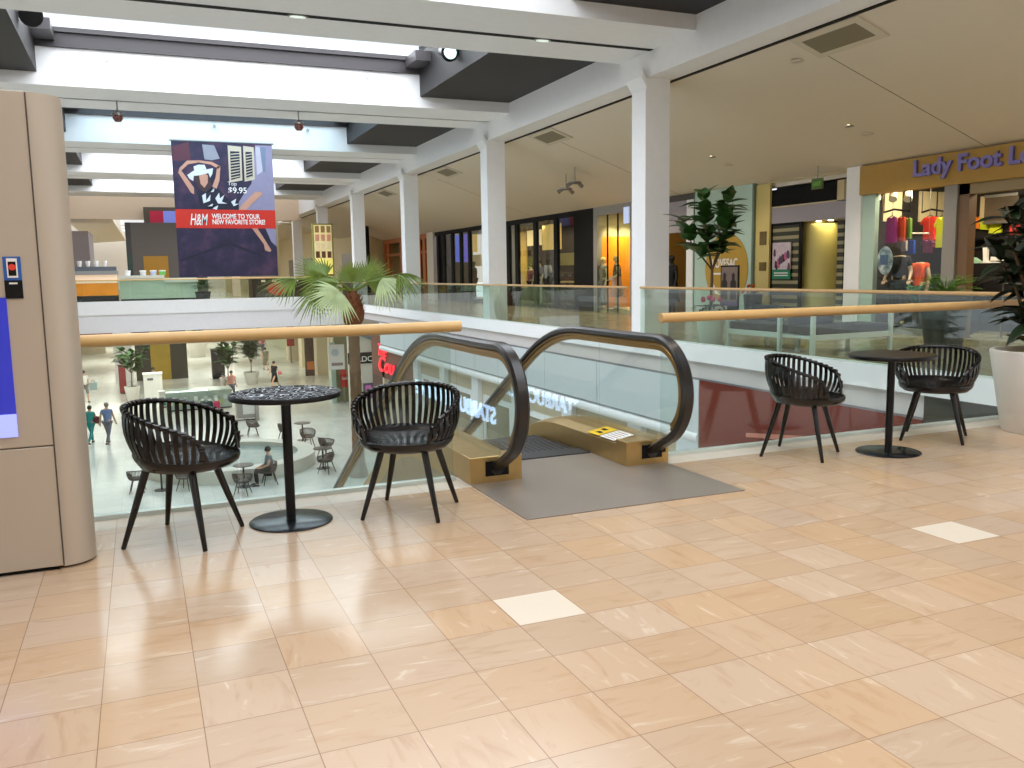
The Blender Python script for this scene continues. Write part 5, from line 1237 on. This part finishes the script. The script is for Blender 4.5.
# arcade displays on the right
for px0, px1, py, h, c, lb in ((288, 296, 363, 2.9, (150, 40, 30), 'dark red poster stand against the sage arcade wall'), (306, 316, 376, 2.7, (80, 54, 40), 'dark brown display with orange goods by the arcade wall')):
    a, b = aZ(px0, py, LOW), aZ(px1, py, LOW); t = thing('arcade_display', lb, 'display', ((a.x+b.x)/2, a.y, LOW), 0, 'displays along the arcade')
    bx(a.x, b.x, a.y, a.y+.2, LOW+(1.35 if h > 2.8 else 0), LOW+h).build('panel', mat('disp %d' % px0, c, .5, noise=.35, nscale=4), t)
    if h > 2.8: bx((a.x+b.x)/2-.05, (a.x+b.x)/2+.05, a.y+.05, a.y+.15, LOW, LOW+1.35).build('post', M_STEEL, t)
    else: bx(a.x+.1, b.x-.05, a.y-.15, a.y, LOW+.45, LOW+1.0).build('orange_goods', mat('orange goods', (214, 120, 50), .6), t)
# white hanging shop sign, red sale sign
p = aY(336, 357, 46); a, b = aY(328, 345, 46), aY(345, 369, 46)
t = thing('hanging_shop_sign', 'white hanging shop sign left of the palm trunk', 'sign', (p.x, 46, b.z))
bx(a.x, b.x, 46, 46.08, b.z, a.z).build('board', M_PAPER, t); 
bx(a.x+.15, b.x-.1, 45.985, 46, b.z+.2, b.z+.36).build('grey_lettering', mat('grey print', (120, 120, 124), .6, noise=.6, nscale=30), t)
MB().cyl((a.x+.35, 45.98, a.z-.42), (a.x+.35, 46, a.z-.42), .2, 18).build('round_logo', mat('pale logo', (190, 200, 204), .5), t)
for x in (a.x+.1, b.x-.1): MB().cyl((x, 46.04, a.z), (x, 46.04, -1.0), .015, 6).build('hanger', M_STEEL, t)
a, b = aY(340.5, 370, 47), aY(347, 387, 47)
t = thing('sale_sign', 'red sale sign on a stand left of the palm trunk', 'sign', ((a.x+b.x)/2, 47, LOW)); bx(a.x, b.x, 47, 47.06, b.z, a.z).build('board', M_REDSIGN, t)
text('Sale', (a.x+.05, 46.99, b.z+.42), (1, 0, 0), .24, M_PAPER, t, .003); MB().cyl(((a.x+b.x)/2, 47.03, LOW), ((a.x+b.x)/2, 47.03, b.z), .03, 8).build('post', M_STEEL, t)
struct('wall_olive_shop', bx(9.6, 11.3, 47.5, 47.8, LOW, -1.05), mat('olive shop', (150, 146, 104), .5, noise=.2, nscale=1))
struct('trim_green_post', bx(9.35, 9.6, 47.2, 47.6, LOW, -2.2), mat('sea green', (176, 196, 184), .5))
# white shop front with black sign facing us
a, b = aY(355, 341, 43), aY(375.5, 415, 43)
struct('wall_white_shop', bx(a.x-.35, 11.5, 43, 43.3, LOW, -.62), M_WARMW)
q0, q1 = aY(354, 353, 42.9), aY(375, 363, 42.9)
t = thing('shop_sign', 'black shop sign with white capital letters right of the palm trunk', 'sign', ((q0.x+q1.x)/2, 42.9, q1.z)); bx(q0.x-.3, q1.x, 42.9, 43, q1.z, q0.z).build('board', M_SLOT, t)
text('ALDO', (q1.x-.06, 42.89, q1.z+.11), (1, 0, 0), .38, M_PAPER, t, .003, bold=.002, align='RIGHT', sx=1.05)
q0, q1 = aY(363.5, 383.5, 42.9), aY(373.5, 395, 42.9)
t = thing('poster_stand', 'pink and purple framed poster below the black shop sign', 'poster', ((q0.x+q1.x)/2, 42.9, q1.z)); bx(q0.x, q1.x, 42.92, 42.99, q1.z-.15, q0.z).build('frame', mat('purple grey', (104, 84, 110), .5), t)
bx(q0.x+.1, q1.x-.1, 42.905, 42.92, q1.z-.05, q0.z-.1).build('print', mat('pink print', (220, 120, 180), .5, noise=.4, nscale=5), t)
struct('trim_grey_awning', MB().prism([(9.9, 42.9, -1.35), (11.2, 42.9, -1.95), (11.2, 42.9, -2.1), (9.9, 42.9, -1.55)], (0, .1, 0)), mat('blue grey', (120, 136, 146), .5))
# red script sign on the brown front, lit lettering on the left lower wall
t = thing('script_sign', 'red lit script sign on the brown lower shop front', 'sign', (9.45, 36, -2.6))
RL = mat('red lit', (255, 44, 60), .4, emit=1.0, noise=0)
text('The', (9.44, 37.3, -2.05), XD, .75, RL, t, .03, shear=.3, bold=.0, sx=1.2); text('Cou', (9.44, 37.3, -2.72), XD, .92, RL, t, .03, shear=.3, bold=.008, sx=1.6)
t = thing('lit_shop_sign', 'pale lit coffee shop lettering, seen mirrored in the escalator glass', 'sign', (-3.98, 25, -2.4))
text('STARBUCKS COFFEE', (-3.98, 20.75, -2.50), (0, 1, 0), .62, mat('white lit', (190, 220, 255), .4, emit=3.4, noise=0), t, .02, bold=.012, sx=1.25)
# ================================================================ upper level beyond the far bridge
t = thing('food_counter', 'amber-lit food counter with grey top at far left behind the kiosk', 'counter', (-2.4, 46, BZ))
bx(-4.6, -.92, 46, 47.2, BZ+.3, 1.22).build('lit_panel', mat('amber lit', (226, 130, 30), .5, emit=.45, noise=.6, nscale=1.6), t)
bx(-4.6, -.92, 45.97, 47.2, 1.22, 1.62).build('upper_panel', mat('cream lit', (244, 214, 186), .5, emit=.35, noise=.1), t)
bx(-4.7, -.85, 45.9, 47.3, 1.62, 1.80).build('counter_top', mat('counter grey', (150, 150, 150), .4), t); bx(-4.6, -.9, 45.95, 47.2, BZ, BZ+.3).build('plinth', M_SLOT, t)
bx(-4.6, -.92, 46.2, 47.1, 1.80, 2.0).build('back_bar', mat('bar grey', (96, 102, 110), .4), t)
for i, x in enumerate((-2.5, -2.14, -1.78, -1.42)):
    q = thing('stacked_cups', 'white stack of cups on the amber-lit counter, %s' % ('leftmost of four', 'second from the left', 'third from the left', 'rightmost of four')[i], 'cups', (x, 46.4, 2.0), 0, 'cups on the amber counter'); MB().lathe([(.08, 2.0), (.11, 2.24), (.10, 2.27), (1e-7, 2.27)], (x, 46.4, 0), 14).build('cups', M_PAPER, q, True); MB().lathe([(.12, 2.23), (.12, 2.25), (.1, 2.25)], (x, 46.4, 0), 14).build('rim', M_PAPER, q, True)
t = thing('glass_counter', 'pale green glass counter with goods right of the amber-lit counter', 'counter', (.9, 46.2, BZ))
bx(-.82, 2.7, 46.2, 47.2, BZ+.1, 1.42).build('case', mat('pale green case', (176, 196, 180), .25, noise=.12, nscale=1), t); bx(-.85, 1.2, 46.1, 47.3, 1.42, 1.56).build('top', mat('counter top white', (206, 206, 198), .4), t); bx(1.2, 2.75, 46.1, 47.3, 1.2, 1.3).build('lower_top', mat('counter top white'), t); bx(-.8, 2.65, 46.25, 47.1, BZ, BZ+.1).build('plinth', M_SLOT, t)
for i, (x, c, lb) in enumerate(((-.45, (240, 240, 240), 'white tub on the glass counter, leftmost'), (.25, (200, 206, 206), 'grey tub on the glass counter between white and blue'), (.72, (176, 190, 214), 'pale blue tub on the glass counter'), (1.13, (110, 190, 90), 'green tub on the glass counter, rightmost'))):
    q = thing('goods_tub', lb, 'tub', (x, 46.6, 1.56), 0, 'tubs on the glass counter'); MB().lathe([(.13, 1.56), (.15, 1.78), (1e-7, 1.78)], (x, 46.6, 0), 16).build('tub', mat('tub %d' % i, c, .4), q, True); MB().lathe([(.16, 1.75), (.16, 1.80), (1e-7, 1.81)], (x, 46.6, 0), 16).build('lid', M_PAPER, q, True)
t = thing('grey_booth', 'large dark grey booth with an ochre door left of the hanging banner', 'booth', (.9, 52, BZ))
bx(-.44, 3.6, 52, 55, BZ, 4.42).build('body', mat('booth grey', (100, 92, 88), .6, noise=.06), t); bx(-.47, -.2, 51.98, 52.2, BZ, 4.42).build('corner_post', mat('booth dark', (66, 62, 64), .6), t)
bx(.35, 1.6, 51.93, 52, BZ, 2.62).build('ochre_door', mat('ochre door', (176, 128, 34), .4), t)
bx(-.46, -.2, 51.9, 51.98, BZ+.8, 2.7).build('poster', mat('poster dark', (46, 66, 60), .5, noise=.6, nscale=3), t)
a, b = aY(143, 207, 55.5), aY(180, 223, 55.5)
t = thing('menu_screens', 'brown framed pair of screens, red and lavender, above the grey booth', 'screen', ((a.x+b.x)/2, 55.5, 4.42)); bx(a.x, b.x+.6, 55.5, 55.8, 4.0, a.z).build('frame', mat('brown grey frame', (92, 80, 66), .5), t)
c = aY(163, 211, 55.5); bx(a.x+.33, c.x, 55.47, 55.5, 4.3, c.z).build('red_screen', mat('red lit screen', (190, 30, 64), .5, emit=.1, noise=0), t); bx(c.x, b.x+.4, 55.47, 55.5, 4.3, c.z).build('lavender_screen', mat('lavender lit', (140, 150, 236), .5, emit=.15, noise=0), t)
t = thing('snack_counter', 'dark brown counter with a red oval sign right of the green bush', 'counter', (6.8, 46, BZ))
bx(5.3, 8.6, 46, 47.5, BZ, 1.28).build('front', mat('dark brown counter', (62, 42, 34), .5, noise=.3, nscale=3), t); bx(5.2, 8.7, 45.9, 47.6, 1.28, 1.34).build('top', mat('dark counter top', (90, 74, 62), .4), t)
mb = MB(); mb.prism([(6.55+.52*math.cos(2*PI*i/28), 45.95, .80+.34*math.sin(2*PI*i/28)) for i in range(28)], (0, .05, 0)); mb.build('red_oval', mat('red oval', (206, 40, 36), .5, noise=0), t)
for i in range(4): bx(5.75+.55*i, 5.95+.55*i, 45.96, 46, 1.14, 1.24).build('lamp_spot', mat('cream lit', (244, 214, 186)), t)
t = thing('lit_menu_board', 'illuminated picture menu board hanging behind the palm leaves', 'menu board', (0, 0, 0))
a, b = aY(313.5, 225, 46.5), aY(333, 274, 46.5); ROOTLOC[t.name] = Vector(((a.x+b.x)/2, 46.5, b.z)); t.location = ROOTLOC[t.name]
bx(a.x-.08, b.x+.08, 46.5, 46.7, 1.34, a.z+.08).build('frame', mat('olive frame', (150, 150, 80), .5), t); bx(a.x, b.x, 46.46, 46.5, b.z, a.z).build('pictures', mat('menu print', (236, 206, 150), .5, emit=.5, noise=.75, nscale=2.2), t)
for r_ in range(4):
    for c_ in range(3):
        w_ = (b.x-a.x)/3; h_ = (a.z-b.z-.8)/4
        bx(a.x+w_*c_+.05, a.x+w_*(c_+1)-.05, 46.445, 46.46, b.z+.8+h_*r_+.05, b.z+.8+h_*(r_+1)-.05).build('menu_picture', mat('menu %d' % ((r_*3+c_*5) % 5), ((96, 60, 36), (206, 150, 120), (70, 50, 40), (232, 214, 170), (150, 120, 70))[(r_*3+c_*5) % 5], .5, emit=.25, noise=.3, nscale=9), t)
bx(a.x, b.x, 46.44, 46.46, b.z, b.z+.8).build('yellow_panel', mat('yellow lit', (244, 226, 120), .5, emit=.5, noise=0), t)
p = aY(203, 296, 45.5); t = thing('green_bush', 'dark green bush in a pot on the far bridge, under the banner', 'potted plant', (p.x, 45.4, BZ)); pot(t, p.x, 45.4, BZ, .3, .38, .4, mat('dark stone pot'))
lf = MB()
for i in range(150): d = rdir(-.2, 1); leaf(lf, Vector((p.x, 45.4, BZ+.62))+d*random.uniform(.1, .38), d, (0, 0, 1), .22, .12, .2, .2, 3)
lf.build('leaves', M_LEAF, t)
struct('column_far', bx(12.2, 12.9, 52, 52.7, BZ, 4.6), M_SLOT)
# ================================================================ mannequins in the shop fronts
def mannequin(label, px, X, rz, z=0, **kw):
    y = aX(px, 270, X).y; t = thing('mannequin', label, 'mannequin', (X, y, z), rz, 'mannequins in the shop windows')
    figure(t, **kw); MB().lathe([(.22, 0), (.22, .015), (1e-7, .02)], (0, 0, 0), 20).build('stand', M_STEEL, t, True, world=False); return t
PL = mat('pale mannequin', (206, 196, 160), .4)
mannequin('pale mannequin in a grey outfit, left of two in the amber window', 603.6, 14.99, PI, .12, h=1.75, skin=PL, top=C_('sage', (130, 130, 104)), bottom=C_('ash', (120, 116, 110)), hair=mat('blond wig', (220, 190, 110), .6), sleeve=.2)
mannequin('pale mannequin in a pink skirt, right of two in the amber window', 617, 15.0, PI-.4, .12, h=1.78, skin=PL, top=C_('rust', (110, 80, 44)), dress=C_('blush', (206, 160, 140)), hair=mat('blond wig'), sleeve=.1, armbend=.6)
mannequin('mannequin in a long black dress with cream bag, right of the nearest column', 672, 15.6, PI, 0, h=1.85, skin=mat('black mannequin', (26, 24, 24), .4), top=C_('black'), dress=C_('black'), hair=M_HAIR)
mannequin('dark mannequin in a white and grey jacket behind the black shop glass', 548, 15.6, PI, .12, h=1.85, skin=mat('black mannequin'), top=C_('pale grey', (176, 176, 176)), bottom=C_('black'), hair=M_HAIR, sleeve=.95)
mannequin('mannequin in a grey-blue coat between two black mullions', 540, 15.7, PI, .12, h=1.8, skin=PL, top=C_('grey blue', (120, 124, 136)), bottom=C_('pale grey'), hair=M_HAIR, sleeve=.95)
mannequin('mannequin in a pink top beside the glowing cream light box', 531, 16.4, PI, 0, h=1.8, skin=PL, top=C_('rosewood', (150, 90, 90)), bottom=C_('black'), hair=M_HAIR, sleeve=.8)
mannequin('dark mannequin left of the second white column', 474, 15.6, PI, .12, h=1.85, skin=mat('black mannequin'), top=C_('black'), bottom=C_('black'), hair=M_HAIR, sleeve=.95)
mannequin('headless mannequin in an orange top and teal shorts in the sportswear window', 920, 15.95, PI, 0, h=1.75, skin=mat('bare mannequin', (196, 170, 140), .4), top=C_('vivid orange', (236, 90, 24)), bottom=C_('teal', (20, 110, 96)), bottom_len=-.1, head=False, sleeve=.3)
mannequin('headless mannequin in black sportswear left of the orange-topped one', 899, 15.1, PI+.5, .15, h=1.75, skin=mat('bare mannequin'), top=C_('black'), bottom=C_('black'), head=False, sleeve=.6, armbend=.4)
